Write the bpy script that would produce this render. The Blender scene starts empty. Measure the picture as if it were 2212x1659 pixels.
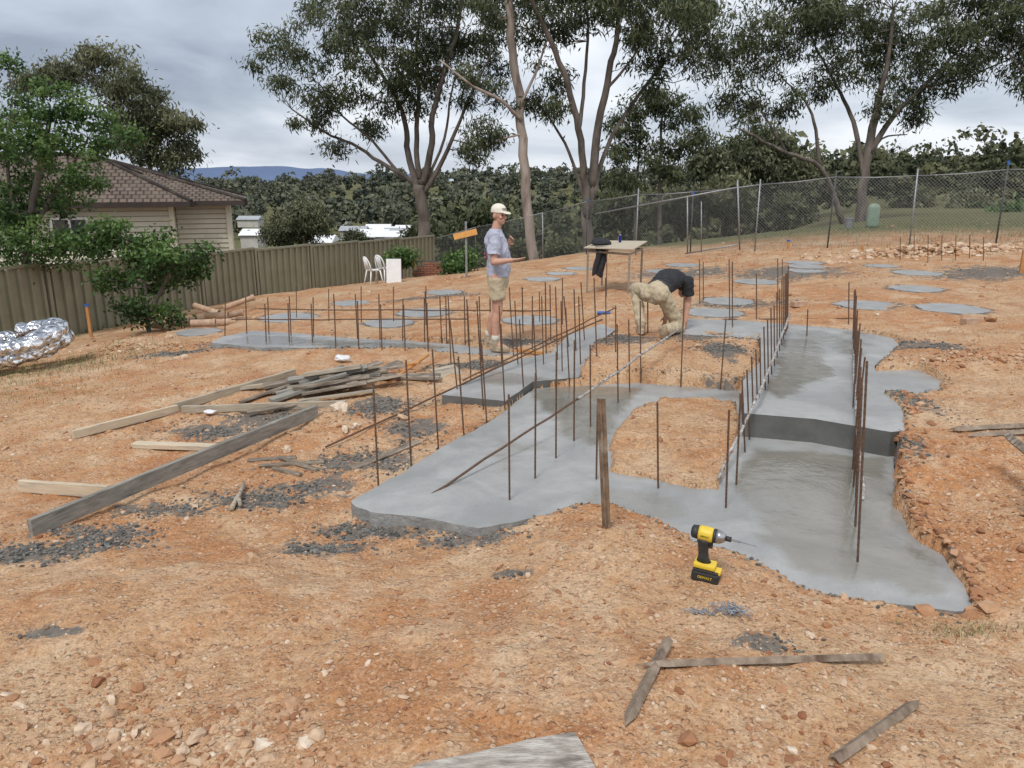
import bpy, bmesh, math, random
import numpy as np
from mathutils import Vector, Matrix
random.seed(7); rng=np.random.default_rng(7)
R=random.uniform
S=bpy.context.scene
COL=S.collection
# ---------------------------------------------------------------- camera model
F=1662.; CX=1106.; CY=829.5; P=math.radians(14.8); CZ=2.05
cp,sp=math.cos(P),math.sin(P)
def ray(px,py):
    a=(px-CX)/F; b=(CY-py)/F
    return (a, cp+b*sp, -sp+b*cp)
def At(px,py,y):
    d=ray(px,py); t=y/d[1]
    return Vector((d[0]*t,y,CZ+d[2]*t))
def Zp(px,py,z):
    d=ray(px,py); t=(z-CZ)/d[2]
    return Vector((d[0]*t,d[1]*t,z))
# ---------------------------------------------------------------- noise
def h2(xi,yi,s):
    h=(xi*374761393+yi*668265263+s*14426950)&0xffffffff
    h=((h^(h>>13))*1274126177)&0xffffffff
    h=h^(h>>16)
    return (h&0xffffff)/float(0xffffff)
def vn(x,y,s=0):
    x=np.asarray(x,float); y=np.asarray(y,float)
    xi=np.floor(x).astype(np.int64); yi=np.floor(y).astype(np.int64)
    fx=x-xi; fy=y-yi; fx=fx*fx*(3-2*fx); fy=fy*fy*(3-2*fy)
    a=h2(xi,yi,s); b=h2(xi+1,yi,s); c=h2(xi,yi+1,s); d=h2(xi+1,yi+1,s)
    return (a+(b-a)*fx)*(1-fy)+(c+(d-c)*fx)*fy
def fbm(x,y,o=4,s=0):
    r=0; a=.5; 
    for i in range(o):
        r=r+a*(vn(x,y,s+i*7)-.5); x=np.asarray(x)*2.03+3.1; y=np.asarray(y)*2.03+1.7; a*=.5
    return r
# ---------------------------------------------------------------- terrain
CT=np.array([
(0,2,.22),(-2.5,2.5,.14),(2.5,2.2,.2),(0,0,.25),(-6,0,.1),(6,0,.4),(1.1,3.3,.1),(.6,4.3,.06),(-.6,4.4,-.1),(2,3.1,.0),(1.4,3.75,.0),(2.45,3.3,.0),
(2.9,3.7,.15),(2.9,5,.2),(-1.8,5.3,-.13),(-3,5,-.13),(-5,7,-.16),(4,6,.24),(6,10,.28),(4,12,.15),(0,9.2,.02),(-1.4,7.2,-.04),
(-3.4,10.3,-.1),(-4.8,12.3,-.34),(-2,15,-.3),(-8,12,-.75),(-10,16.6,-1.3),(-7.7,23,-1.3),(-3.1,31,-1.7),(1.2,30,-.85),(3.9,24,-.2),
(6.8,21.8,.15),(12.1,19.5,.5),(2,14,0),(-3.9,22.4,-.95),(1.2,36,-1.9),(-3,42,-3.6),(12,25,.6),(20,25,.7),(20,36,.6),(10,36,-.6),
(-15,20,-1.8),(-15,36,-3),(-20,5,-1),(-12,4,-.5),(20,5,.7),(20,13,.6),(10,3,.5),(-20,-4,-.6),(20,-4,.7)],float)
def phi(r2): return .5*r2*np.log(r2+1e-9)
n=len(CT); D2=(CT[:,None,0]-CT[None,:,0])**2+(CT[:,None,1]-CT[None,:,1])**2
K=np.zeros((n+3,n+3)); K[:n,:n]=phi(D2)+np.eye(n)*.2; K[:n,n]=1;K[:n,n+1]=CT[:,0];K[:n,n+2]=CT[:,1];K[n:,:n]=K[:n,n:].T
W=np.linalg.solve(K,np.r_[CT[:,2],0,0,0])
def sst(a,b,x):
    t=np.clip((x-a)/(b-a),0,1); return t*t*(3-2*t)
def Hbase(x,y):
    x=np.atleast_1d(np.asarray(x,float)); y=np.atleast_1d(np.asarray(y,float))
    xc=np.clip(x,-21,21); yc=np.clip(y,-5,43)
    z=W[n]+W[n+1]*xc+W[n+2]*yc
    for i in range(n):
        z=z+W[i]*phi((xc-CT[i,0])**2+(yc-CT[i,1])**2)
    yy=np.maximum(y,1.)
    az=x/np.maximum(yy,20)
    L=np.interp(yy,[30,60,100,200,300,450],[-2,-7,-11,-15,-13,-6])
    Rr=np.interp(yy,[30,60,100,200,300,450],[.6,.2,-1.2,-3,-2,4])
    k=sst(.05,.5,az)
    far=L*(1-k)+Rr*k
    rd=np.interp(az,[-.7,-.3,-.15,.0,.3,.6],[-7,-6,-1,1.5,3,11])
    kk=sst(300,620,yy); far=far*(1-kk)+rd*kk
    far=far+5*fbm(x/120.,y/120.,3,5)*sst(120,400,yy)
    s=np.maximum(sst(30,50,y),sst(19,34,np.abs(x)))
    z=z*(1-s)+far*s
    near=1-sst(30,60,y)
    z=z+near*(.10*fbm(x*.7,y*.7,3,11)+.07*fbm(x*2.7,y*2.7,3,12))
    return z
def G(px,py,fn=None):
    fn=fn or Hfull
    d=ray(px,py); ys=np.geomspace(1.1,400,1500); t=ys/d[1]
    X=d[0]*t; Z=CZ+d[2]*t; h=fn(X,ys)
    q=np.where(Z<h)[0]
    if len(q)==0: return Vector((X[-1],ys[-1],float(h[-1])))
    i=max(q[0],1); a=Z[i-1]-h[i-1]; b=h[i]-Z[i]; k=a/(a+b+1e-12)
    yy=ys[i-1]+(ys[i]-ys[i-1])*k; xx=X[i-1]+(X[i]-X[i-1])*k
    return Vector((xx,yy,float(fn(xx,yy)[0])))
def inpoly(X,Y,poly):
    r=np.zeros(X.shape,bool); m=len(poly)
    for i in range(m):
        x1,y1=poly[i]; x2,y2=poly[(i+1)%m]
        if y1==y2: continue
        c=((y1>Y)!=(y2>Y))&(X<(x2-x1)*(Y-y1)/(y2-y1)+x1)
        r^=c
    return r
def sdist(X,Y,poly):
    d=np.full(X.shape,1e9); m=len(poly)
    for i in range(m):
        x1,y1=poly[i]; x2,y2=poly[(i+1)%m]; L=(x2-x1)**2+(y2-y1)**2+1e-12
        t=np.clip(((X-x1)*(x2-x1)+(Y-y1)*(y2-y1))/L,0,1); d=np.minimum(d,np.hypot(X-x1-t*(x2-x1),Y-y1-t*(y2-y1)))
    return np.where(inpoly(X,Y,poly),d,-d)
def rough(poly,step=.05,amp=.03,seed=0):
    out=[]
    m=len(poly)
    for i in range(m):
        a=Vector(poly[i]);b=Vector(poly[(i+1)%m]); L=(b-a).length; k=max(1,int(L/step))
        for j in range(k):
            p=a+(b-a)*(j/k)
            out.append((p.x+amp*2*float(fbm(p.x*4,p.y*4,3,seed+1)),p.y+amp*2*float(fbm(p.x*4,p.y*4,3,seed+2))))
    return out
def px_poly(L,z): return [tuple(Zp(a,b,z)[:2]) for a,b in L]
LOW=[(762,1082),(880,1012),(960,965),(1092,888),(1150,838),(1400,826),(1480,826),(1600,838),(1602,880),(1760,905),(1935,960),(1932,1080),(1975,1165),(2040,1200),(2085,1265),(2098,1318),(2060,1322),(1900,1302),(1750,1280),(1690,1244),(1600,1206),(1500,1183),(1400,1134),(1330,1108),(1250,1100),(1180,1116),(1110,1130),(1030,1140),(900,1118),(800,1105),(770,1095)]
LH=[(955,853),(1092,866),(1152,824),(1250,815),(1290,742),(1330,712),(1300,700),(1230,722),(1190,762),(1110,778),(1060,800),(1000,828)]
RH=[(1607,893),(1760,905),(1925,933),(1955,930),(1948,880),(1903,840),(1888,790),(1945,748),(1930,730),(1840,712),(1700,700),(1600,692),(1480,688),(1470,722),(1640,732),(1642,780),(1603,825)]
ST=[(455,740),(480,728),(545,714),(640,720),(760,731),(880,735),(1000,745),(1085,758),(1150,765),(1110,775),(1040,772),(900,758),(700,752),(560,750)]
LOB=[(1890,800),(1985,798),(2035,822),(2035,850),(1960,856),(1900,850)]
SL=[('lh',LH,.07),('rh',RH,.20),('st',ST,-.04),('lob',LOB,.19),('low',LOW,0.)]
SLW=[(nm,px_poly(L,z),z) for nm,L,z in SL]
I1=px_poly([(1392,872),(1440,860),(1500,858),(1590,868),(1597,900),(1588,960),(1550,1052),(1500,1050),(1430,1035),(1322,1012),(1318,950),(1352,900)],.02)
I2=px_poly([(1290,748),(1340,738),(1480,728),(1640,738),(1637,780),(1600,806),(1595,824),(1500,815),(1400,808),(1258,804),(1278,770)],.10)
PADS=[(430,718,.42),(625,686,.62),(840,698,.45),(915,675,.55),(1145,692,.48),(1172,603,.5),(1212,591,.45),(1250,580,.45),(1572,651,.5),(1540,676,.5),(1632,609,.5),(1740,585,.48),(1742,576,.5),(1738,568,.5),(1980,590,.55),(1978,624,.5),(1875,660,.54),(2055,667,.54),(1430,586,.45),(1475,573,.5),(1905,575,.4),(960,632,.5),(760,655,.5)]
PW=[]
for a,b,r in PADS:
    g=G(a,b,Hbase); PW.append((g.x,g.y,r*.84,float(Hbase(g.x,g.y)[0])+.008))
SPILL=[(230,1160,.33,.18),(120,1190,.42,.12),(340,1105,.38,.14),(50,1205,.25,.1),(560,1078,.4,.2),(690,1050,.3,.25),(690,1190,.3,.15),(780,1150,.3,.15),(850,1145,.3,.14),(1020,1165,.35,.1),(450,930,.4,.25),(560,905,.4,.3),(780,1000,.5,.25),(900,930,.3,.3),(1960,750,.4,.3),(2030,755,.3,.25),(1560,822,.4,.2),(1340,755,.5,.3),(1500,740,.5,.25),(1560,770,.3,.4),(1950,955,.12,.4),(800,745,1.0,.25),(560,735,.9,.3),(2150,590,1.6,1.2),(1100,1235,.12,.06),(110,1385,.18,.05),(1650,1395,.14,.1),(1030,790,.6,.25),(940,640,1.2,.6),(1600,655,1.,.6),(1700,590,1.5,1.3),(1480,590,1.4,1.3),(400,760,.7,.25),(1970,865,.15,.5),(200,1175,.3,.12),(1120,740,.5,.3),(820,880,.4,.3)]
SPW=[]
for a,b,rx,ry in SPILL:
    g=G(a,b,Hbase); SPW.append((g.x,g.y,rx*1.15,ry*1.15))
def spill(X,Y):
    s=np.zeros(X.shape)
    for x,y,a,b in SPW: s=np.maximum(s,np.exp(-(((X-x)/a)**2+((Y-y)/b)**2)))
    for x,y,r,z in PW:
        d=np.hypot(X-x,Y-y); s=np.maximum(s,.7*np.exp(-((d-r)/.16)**2))
    return s
MOUND=[(540,1300,.55,.07),(250,1330,.6,.06),(1290,1180,.28,.05),(270,755,.45,.12),(330,745,.4,.1),(2080,780,.6,.07),(2010,1010,.3,.05),(1500,1480,.5,.04),(900,1450,.5,.04),(520,1420,.5,-.05),(1050,1300,.4,-.03)]
MW=[]
for a,b,r,h in MOUND:
    g=G(a,b,Hbase); MW.append((g.x,g.y,r,h))
def Hfull(x,y,info=None):
    x=np.atleast_1d(np.asarray(x,float)); y=np.atleast_1d(np.asarray(y,float))
    z=Hbase(x,y)
    m=(np.abs(x)<18)&(y>1)&(y<44)
    X=x[m]; Y=y[m]; Z=z[m]
    jx=.07*fbm(X*5,Y*5,3,31)+.03*fbm(X*17,Y*17,2,33); jy=.07*fbm(X*5,Y*5,3,37)+.03*fbm(X*17,Y*17,2,39)
    am=.45+1.5*np.clip(fbm(X*.9,Y*.9,3,47)+.2,0,.6)
    rr=(.06*fbm(X*9,Y*9,3,41)+.026*fbm(X*26,Y*26,2,43))*am
    Z=Z+rr*(1-sst(14,25,Y))
    for a,b,r,h in MW: Z=Z+h*np.exp(-((X-a)**2+(Y-b)**2)/(r*r))
    for a,b,r,pz in PW:
        d=np.hypot(X-a,Y-b); k=(1-sst(r+.05,r+.7,d)); Z=Z*(1-k)+(pz-.004+rr*.5)*k; Z[d+jx*1.5<r+.0]=pz-.04
    for nm,pl,lv in SLW:
        i=inpoly(X+jx,Y+jy,pl); Z[i]=lv-.07
    i=inpoly(X+jx,Y+jy,I1); Z[i]=.03+(rr[i]*1.2+.05*fbm(X[i]*2,Y[i]*2,2,3))
    i=inpoly(X+jx,Y+jy,I2); Z[i]=.10+.10*sst(7.3,8.5,Y[i])+(rr[i]*1.1+.04*fbm(X[i]*2,Y[i]*2,2,3))
    z[m]=Z
    return z
# ---------------------------------------------------------------- object helpers
def info(o,label,cat,group=None,kind=None):
    o["label"]=label; o["category"]=cat
    if group:o["group"]=group
    if kind:o["kind"]=kind
    return o
def npmesh(name,V,Fc,mat,tone=None,smooth=False,attrs=None):
    V=np.asarray(V,np.float32); Fc=np.asarray(Fc,np.int32); k=Fc.shape[1]
    me=bpy.data.meshes.new(name); me.vertices.add(len(V)); me.vertices.foreach_set('co',V.ravel())
    me.loops.add(Fc.size); me.loops.foreach_set('vertex_index',Fc.ravel())
    me.polygons.add(len(Fc)); me.polygons.foreach_set('loop_start',np.arange(0,Fc.size,k,dtype=np.int32))
    try: me.polygons.foreach_set('loop_total',np.full(len(Fc),k,np.int32))
    except Exception: pass
    me.update(calc_edges=True)
    me.polygons.foreach_set('use_smooth',np.full(len(Fc),smooth))
    A=dict(attrs or {})
    if tone is not None:A['tone']=tone
    for kk,v in A.items():
        at=me.attributes.new(kk,'FLOAT','POINT'); at.data.foreach_set('value',np.asarray(v,np.float32))
    me.materials.append(mat)
    o=bpy.data.objects.new(name,me); COL.objects.link(o); return o
def setpar(o,par):
    o.parent=par; o.matrix_parent_inverse=Matrix.Translation(-Vector(par.location))
def empty(name,loc):
    e=bpy.data.objects.new(name,None); e.location=loc; e.empty_display_size=.1; COL.objects.link(e); return e
def frame(d):
    d=d.normalized(); a=Vector((0,0,1)) if abs(d.z)<.9 else Vector((1,0,0))
    u=d.cross(a).normalized(); v=u.cross(d).normalized(); return u,v
_ic={}
def ico(sub):
    if sub not in _ic:
        b=bmesh.new(); bmesh.ops.create_icosphere(b,subdivisions=sub,radius=1)
        _ic[sub]=([v.co.copy() for v in b.verts],[[v.index for v in f.verts] for f in b.faces]); b.free()
    return _ic[sub]
class MB:
    def __init__(s): s.v=[]; s.f=[]; s.mi=[]; s.cur=0
    def add(s,vs,fs):
        o=len(s.v); s.v+= [Vector(v) for v in vs]; s.f+=[[i+o for i in f] for f in fs]; s.mi+=[s.cur]*len(fs); return s
    def box(s,c,sz,M=None):
        c=Vector(c); M=M or Matrix.Identity(3)
        vs=[c+M@Vector((sx*sz[0]/2,sy*sz[1]/2,sz_*sz[2]/2)) for sx in(-1,1) for sy in(-1,1) for sz_ in(-1,1)]
        return s.add(vs,[(0,1,3,2),(4,6,7,5),(0,4,5,1),(2,3,7,6),(0,2,6,4),(1,5,7,3)])
    def loft(s,rings,n=16,cap=True):
        vs=[];fs=[]
        for c,u,v in rings:
            c=Vector(c);u=Vector(u);v=Vector(v)
            for i in range(n):
                t=2*math.pi*i/n; vs.append(c+u*math.cos(t)+v*math.sin(t))
        for r in range(len(rings)-1):
            for i in range(n):
                j=(i+1)%n; fs.append((r*n+i,r*n+j,(r+1)*n+j,(r+1)*n+i))
        if cap: fs.append(tuple(range(n-1,-1,-1))); fs.append(tuple((len(rings)-1)*n+i for i in range(n)))
        return s.add(vs,fs)
    def tube(s,pts,rad,n=8,cap=True):
        pts=[Vector(p) for p in pts]; rings=[]
        if not hasattr(rad,'__len__'): rad=[rad]*len(pts)
        u0=None
        for i,p in enumerate(pts):
            d=(pts[min(i+1,len(pts)-1)]-pts[max(i-1,0)])
            if d.length<1e-7:d=Vector((0,0,1))
            d.normalize()
            if u0 is None: u,v=frame(d)
            else:
                u=(u0-d*u0.dot(d)); u=u.normalized() if u.length>1e-5 else frame(d)[0]; v=d.cross(u)
            if u0 is None: v=d.cross(u)
            u0=u; rings.append((p,u*rad[i],v*rad[i]))
        return s.loft(rings,n,cap)
    def ball(s,c,r,M=None,sub=2):
        if not hasattr(r,'__len__'): r=(r,r,r)
        vs,fs=ico(sub); M=M or Matrix.Identity(3); c=Vector(c)
        return s.add([c+M@Vector((v.x*r[0],v.y*r[1],v.z*r[2])) for v in vs],fs)
    def cap(s,a,b,ra,rb,n=14):
        s.tube([a,b],[ra,rb],n); s.ball(a,ra); s.ball(b,rb); return s
    def obj(s,name,mat,par=None,smooth=False,bevel=0,origin=None):
        lo=Vector([min(v[i] for v in s.v) for i in range(3)]); hi=Vector([max(v[i] for v in s.v) for i in range(3)])
        o3=Vector(origin) if origin is not None else Vector(((lo.x+hi.x)/2,(lo.y+hi.y)/2,lo.z))
        me=bpy.data.meshes.new(name); me.from_pydata([v-o3 for v in s.v],[],s.f)
        for m in (mat if isinstance(mat,(list,tuple)) else [mat]): me.materials.append(m)
        me.polygons.foreach_set('material_index',s.mi)
        me.polygons.foreach_set('use_smooth',[smooth]*len(s.f)); me.update()
        ob=bpy.data.objects.new(name,me); ob.location=o3; COL.objects.link(ob)
        if par: setpar(ob,par)
        if bevel:
            b=ob.modifiers.new('b','BEVEL'); b.width=bevel; b.segments=2; b.limit_method='ANGLE'
        return ob
# ---------------------------------------------------------------- materials
def nt(name):
    m=bpy.data.materials.new(name); m.use_nodes=True; t=m.node_tree; return m,t,t.nodes['Principled BSDF']
def nd(t,ty,**kw):
    x=t.nodes.new(ty)
    for k,v in kw.items(): setattr(x,k,v)
    return x
def mixc(t,f,a,b,bt='MIX'):
    m=nd(t,'ShaderNodeMix',data_type='RGBA',blend_type=bt)
    for s_,v in ((0,f),(6,a),(7,b)):
        if hasattr(v,'links') or isinstance(v,bpy.types.NodeSocket): t.links.new(v,m.inputs[s_])
        else: m.inputs[s_].default_value=v if s_==0 else (tuple(v)+(1,) if len(v)==3 else v)
    return m.outputs[2]
def noi(t,co,sc,de=4,ro=.55,di=0):
    x=nd(t,'ShaderNodeTexNoise'); x.inputs['Scale'].default_value=sc; x.inputs['Detail'].default_value=de; x.inputs['Roughness'].default_value=ro; x.inputs['Distortion'].default_value=di
    t.links.new(co,x.inputs['Vector']); return x.outputs['Fac']
def rng_(t,v,a,b,c=0.,d=1.):
    x=nd(t,'ShaderNodeMapRange'); t.links.new(v,x.inputs[0])
    for i,q in enumerate((a,b,c,d)): x.inputs[i+1].default_value=q
    return x.outputs[0]
def bump(t,h,st,di,prev=None):
    x=nd(t,'ShaderNodeBump'); x.inputs['Strength'].default_value=st; x.inputs['Distance'].default_value=di
    t.links.new(h,x.inputs['Height'])
    if prev: t.links.new(prev,x.inputs['Normal'])
    return x.outputs[0]
def pm(name,c1,c2,sc=8,ro=.7,bs=.3,bd=.01,met=0,stretch=None,c3=None,lo=.35,hi=.65,spec=None):
    m,t,b=nt(name); co=nd(t,'ShaderNodeTexCoord').outputs['Object']
    if stretch:
        mp=nd(t,'ShaderNodeMapping'); mp.inputs['Scale'].default_value=stretch; t.links.new(co,mp.inputs['Vector']); co=mp.outputs[0]
    f=noi(t,co,sc,5,.6); col=mixc(t,rng_(t,f,lo,hi),c1,c2)
    if c3: 
        f3=noi(t,co,sc*.37+1,3); col=mixc(t,rng_(t,f3,.52,.68),col,c3)
    t.links.new(col,b.inputs['Base Color']); b.inputs['Roughness'].default_value=ro; b.inputs['Metallic'].default_value=met
    if spec is not None: b.inputs['Specular IOR Level'].default_value=spec
    if bs: t.links.new(bump(t,noi(t,co,sc*3,4),bs,bd),b.inputs['Normal'])
    return m
def tonemat(name,stops,ro=.7,trans=0,nsc=0):
    m,t,b=nt(name); a=nd(t,'ShaderNodeAttribute',attribute_name='tone')
    r=nd(t,'ShaderNodeValToRGB'); t.links.new(a.outputs['Fac'],r.inputs[0])
    el=r.color_ramp.elements
    while len(el)<len(stops): el.new(.5)
    for e,(p,c) in zip(el,stops): e.position=p; e.color=tuple(c)+(1,)
    out=r.outputs[0]
    t.links.new(out,b.inputs['Base Color']); b.inputs['Roughness'].default_value=ro
    b.inputs['Specular IOR Level'].default_value=.3
    if nsc:
        co=nd(t,'ShaderNodeTexCoord').outputs['Object']
        t.links.new(mixc(t,rng_(t,noi(t,co,nsc,2),.3,.7,.0,.5),out,(.25,.14,.08)),b.inputs['Base Color'])
    if trans:
        tr=nd(t,'ShaderNodeBsdfTranslucent'); t.links.new(out,tr.inputs[0]); mx=nd(t,'ShaderNodeMixShader'); mx.inputs[0].default_value=trans
        t.links.new(b.outputs[0],mx.inputs[1]); t.links.new(tr.outputs[0],mx.inputs[2]); t.links.new(mx.outputs[0],t.nodes['Material Output'].inputs[0])
    return m
# ground material
mG,t,b=nt('dirt_ground'); co=nd(t,'ShaderNodeTexCoord').outputs['Object']
n1=noi(t,co,.6,3,.62,.4); n2=noi(t,co,4,4,.65); n3=noi(t,co,26,3,.7); n4=noi(t,co,1.7,4,.6,.8)
c=mixc(t,rng_(t,n1,.38,.6),(.50,.325,.185),(.45,.21,.088))
c=mixc(t,rng_(t,n4,.5,.64,0,.75),c,(.59,.43,.28))
c=mixc(t,rng_(t,n4,.3,.46,.75,0),c,(.36,.15,.062))
c=mixc(t,rng_(t,n2,.5,.7,0,.6),c,(.56,.40,.26))
c=mixc(t,rng_(t,n2,.25,.45,.6,0),c,(.27,.12,.055))
c=mixc(t,rng_(t,n3,.3,.5,.5,0),c,(.23,.11,.055))
vo=nd(t,'ShaderNodeTexVoronoi'); vo.inputs['Scale'].default_value=34; t.links.new(co,vo.inputs['Vector'])
sep=nd(t,'ShaderNodeSeparateColor'); t.links.new(vo.outputs['Color'],sep.inputs[0])
vmask=nd(t,'ShaderNodeMath',operation='MULTIPLY'); t.links.new(rng_(t,sep.outputs[0],.7,.78),vmask.inputs[0]); t.links.new(rng_(t,vo.outputs['Distance'],.35,.6,1,0),vmask.inputs[1])
c=mixc(t,rng_(t,vmask.outputs[0],0,1,0,.75),c,mixc(t,sep.outputs[1],(.38,.17,.08),(.66,.50,.35)))
vo2=nd(t,'ShaderNodeTexVoronoi'); vo2.inputs['Scale'].default_value=95; t.links.new(co,vo2.inputs['Vector'])
sep2=nd(t,'ShaderNodeSeparateColor'); t.links.new(vo2.outputs['Color'],sep2.inputs[0])
c=mixc(t,rng_(t,sep2.outputs[0],.7,.95,0,.4),c,(.64,.48,.34))
c=mixc(t,rng_(t,sep2.outputs[1],.7,.95,0,.35),c,(.19,.09,.05))
aS=nd(t,'ShaderNodeAttribute',attribute_name='spill').outputs['Fac']
ad=nd(t,'ShaderNodeMath',operation='ADD'); t.links.new(aS,ad.inputs[0]); t.links.new(rng_(t,noi(t,co,7,4,.7),.25,.75,-.6,.55),ad.inputs[1])
c=mixc(t,rng_(t,ad.outputs[0],.48,.74,0,.88),c,mixc(t,n3,(.055,.055,.05),(.22,.215,.2)))
aG=nd(t,'ShaderNodeAttribute',attribute_name='green').outputs['Fac']
gc=mixc(t,n1,(.085,.095,.04),(.20,.165,.085))
gc=mixc(t,rng_(t,n2,.4,.6,0,.5),gc,(.07,.09,.03))
c=mixc(t,aG,c,gc)
t.links.new(c,b.inputs['Base Color']); b.inputs['Roughness'].default_value=.92; b.inputs['Specular IOR Level'].default_value=.2
hh=nd(t,'ShaderNodeMath',operation='MULTIPLY_ADD'); t.links.new(vmask.outputs[0],hh.inputs[0]); hh.inputs[1].default_value=.5; t.links.new(n3,hh.inputs[2])
t.links.new(bump(t,noi(t,co,75,2,.7),.5,.008,bump(t,hh.outputs[0],.8,.03)),b.inputs['Normal'])
# concrete
def conc(name,c1,c2,ro):
    m,t,b=nt(name); co=nd(t,'ShaderNodeTexCoord').outputs['Object']
    f=noi(t,co,1.3,5,.6,.8); g=noi(t,co,60,3,.7); h=noi(t,co,7,4,.6)
    c=mixc(t,rng_(t,f,.38,.62),c1,c2); c=mixc(t,rng_(t,g,.3,.7,0,.25),c,(c1[0]*.6,)*3)
    c=mixc(t,rng_(t,h,.35,.65,0,.3),c,(.22,.218,.205))
    vv=nd(t,'ShaderNodeTexVoronoi'); vv.inputs['Scale'].default_value=120; t.links.new(co,vv.inputs['Vector'])
    c=mixc(t,rng_(t,vv.outputs['Distance'],.0,.22,.35,0),c,(.14,.14,.14))
    w=nd(t,'ShaderNodeAttribute',attribute_name='wet').outputs['Fac']
    c=mixc(t,w,c,mixc(t,rng_(t,f,.38,.62),(.165,.152,.125),(.235,.22,.185)))
    t.links.new(c,b.inputs['Base Color'])
    rr=nd(t,'ShaderNodeMath',operation='MULTIPLY_ADD'); t.links.new(w,rr.inputs[0]); rr.inputs[1].default_value=-.36; t.links.new(rng_(t,noi(t,co,2.5,4),.35,.65,ro-.14,ro+.12),rr.inputs[2]); rr.use_clamp=True
    mx=nd(t,'ShaderNodeMath',operation='MAXIMUM'); t.links.new(rr.outputs[0],mx.inputs[0]); mx.inputs[1].default_value=.07
    t.links.new(mx.outputs[0],b.inputs['Roughness'])
    t.links.new(bump(t,f,.35,.05,bump(t,h,.3,.012,bump(t,g,.25,.003))),b.inputs['Normal'])
    return m
mC=conc('concrete_fresh',(.29,.293,.288),(.41,.41,.40),.42)
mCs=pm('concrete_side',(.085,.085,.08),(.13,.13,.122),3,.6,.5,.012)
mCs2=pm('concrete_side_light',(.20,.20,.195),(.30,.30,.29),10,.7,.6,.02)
mRust=pm('rusty_steel',(.085,.052,.036),(.18,.10,.062),60,.75,.5,.002,met=.3)
mRustD=pm('brown_picket',(.11,.075,.05),(.27,.18,.115),14,.7,.5,.004,met=.15,c3=(.34,.28,.22))
mPick=pm('dusty_picket',(.17,.125,.09),(.33,.26,.195),16,.75,.6,.004,met=.15,c3=(.10,.06,.04))
mBarG=pm('cement_splashed_bar',(.12,.07,.05),(.5,.5,.48),22,.8,.5,.002)
mWood=pm('weathered_timber',(.32,.27,.2),(.45,.39,.30),5,.85,.5,.004,stretch=(1,9,9),c3=(.22,.19,.16))
mWoodP=pm('pale_timber',(.50,.41,.29),(.60,.51,.38),5,.8,.4,.003,stretch=(1,9,9),c3=(.36,.31,.25))
mWoodG=pm('grey_mud_timber',(.20,.19,.165),(.33,.31,.27),7,.9,.6,.004,stretch=(1,6,6),c3=(.13,.125,.11))
mWoodD=pm('dark_timber',(.12,.095,.075),(.27,.22,.165),7,.9,.6,.004,stretch=(1,6,6),c3=(.38,.32,.26))
mFence=pm('olive_steel_sheet',(.215,.208,.145),(.26,.25,.18),2,.5,.05,.002,met=.1)
mGalv=pm('galvanised_steel',(.22,.23,.24),(.33,.34,.35),20,.5,.1,.001,met=.5)
mWire=pm('fence_wire',(.27,.28,.29),(.36,.37,.38),20,.5,0,met=.4)
mPostD=pm('dark_post_steel',(.04,.045,.05),(.09,.09,.09),20,.6,.1,.001)
mBlue=pm('blue_plastic',(.02,.10,.38),(.03,.13,.45),20,.5,0)
mWhite=pm('white_paint',(.72,.73,.74),(.8,.8,.8),6,.45,.05,.001)
mBlack=pm('black_cloth',(.012,.013,.016),(.03,.031,.036),30,.9,.4,.003)
mSkin=pm('skin',(.46,.25,.17),(.54,.31,.225),12,.55,.1,.001)
mTee=pm('lavender_tee',(.36,.38,.47),(.45,.47,.57),9,.9,.4,.006)
mKhaki=pm('khaki_cloth',(.40,.33,.22),(.49,.41,.285),12,.9,.4,.006)
mBoot=pm('tan_boot',(.30,.23,.15),(.42,.33,.23),30,.8,.4,.003)
mSock=pm('sock',(.5,.47,.4),(.6,.57,.5),40,.9,.3,.002)
mCap=pm('cream_cap',(.66,.61,.51),(.75,.71,.61),30,.85,.2,.002)
mHair=pm('dark_hair',(.03,.02,.015),(.07,.045,.03),80,.7,.5,.003)
mEye=pm('dark_eye',(.02,.015,.012),(.03,.02,.015),50,.2,0)
mBark=pm('eucalypt_bark',(.085,.068,.058),(.19,.16,.135),3,.9,.8,.04,stretch=(1,1,.25),c3=(.05,.042,.037))
mBarkP=pm('pale_bark',(.25,.205,.17),(.36,.30,.26),3,.85,.6,.03,stretch=(1,1,.3),c3=(.14,.105,.085))
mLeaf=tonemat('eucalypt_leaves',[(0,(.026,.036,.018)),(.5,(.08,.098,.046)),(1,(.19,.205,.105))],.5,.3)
mLeafO=tonemat('olive_leaves',[(0,(.04,.048,.026)),(.5,(.105,.115,.062)),(1,(.21,.21,.12))],.6,.2)
mLeafG=tonemat('garden_leaves',[(0,(.022,.052,.015)),(.5,(.065,.13,.035)),(1,(.17,.26,.08))],.5,.3)
mForest=tonemat('forest_leaves',[(0,(.022,.03,.016)),(.5,(.062,.072,.036)),(1,(.15,.15,.075))],.8,0)
mForestF=tonemat('hazed_forest_leaves',[(0,(.04,.052,.042)),(.5,(.088,.10,.07)),(1,(.17,.175,.12))],.9,0)  # paler, bluer copy of the forest leaves; haze painted into the colour
mStone=tonemat('ground_stones',[(0,(.26,.105,.05)),(.35,(.44,.225,.115)),(.65,(.56,.38,.24)),(1,(.72,.61,.48))],.85,0,30)
mCrumb=tonemat('concrete_crumbs',[(0,(.06,.06,.056)),(1,(.21,.205,.19))],.8)
mGrass=tonemat('grass_blades',[(0,(.05,.09,.025)),(.6,(.12,.16,.05)),(1,(.42,.34,.19))],.7)
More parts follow.
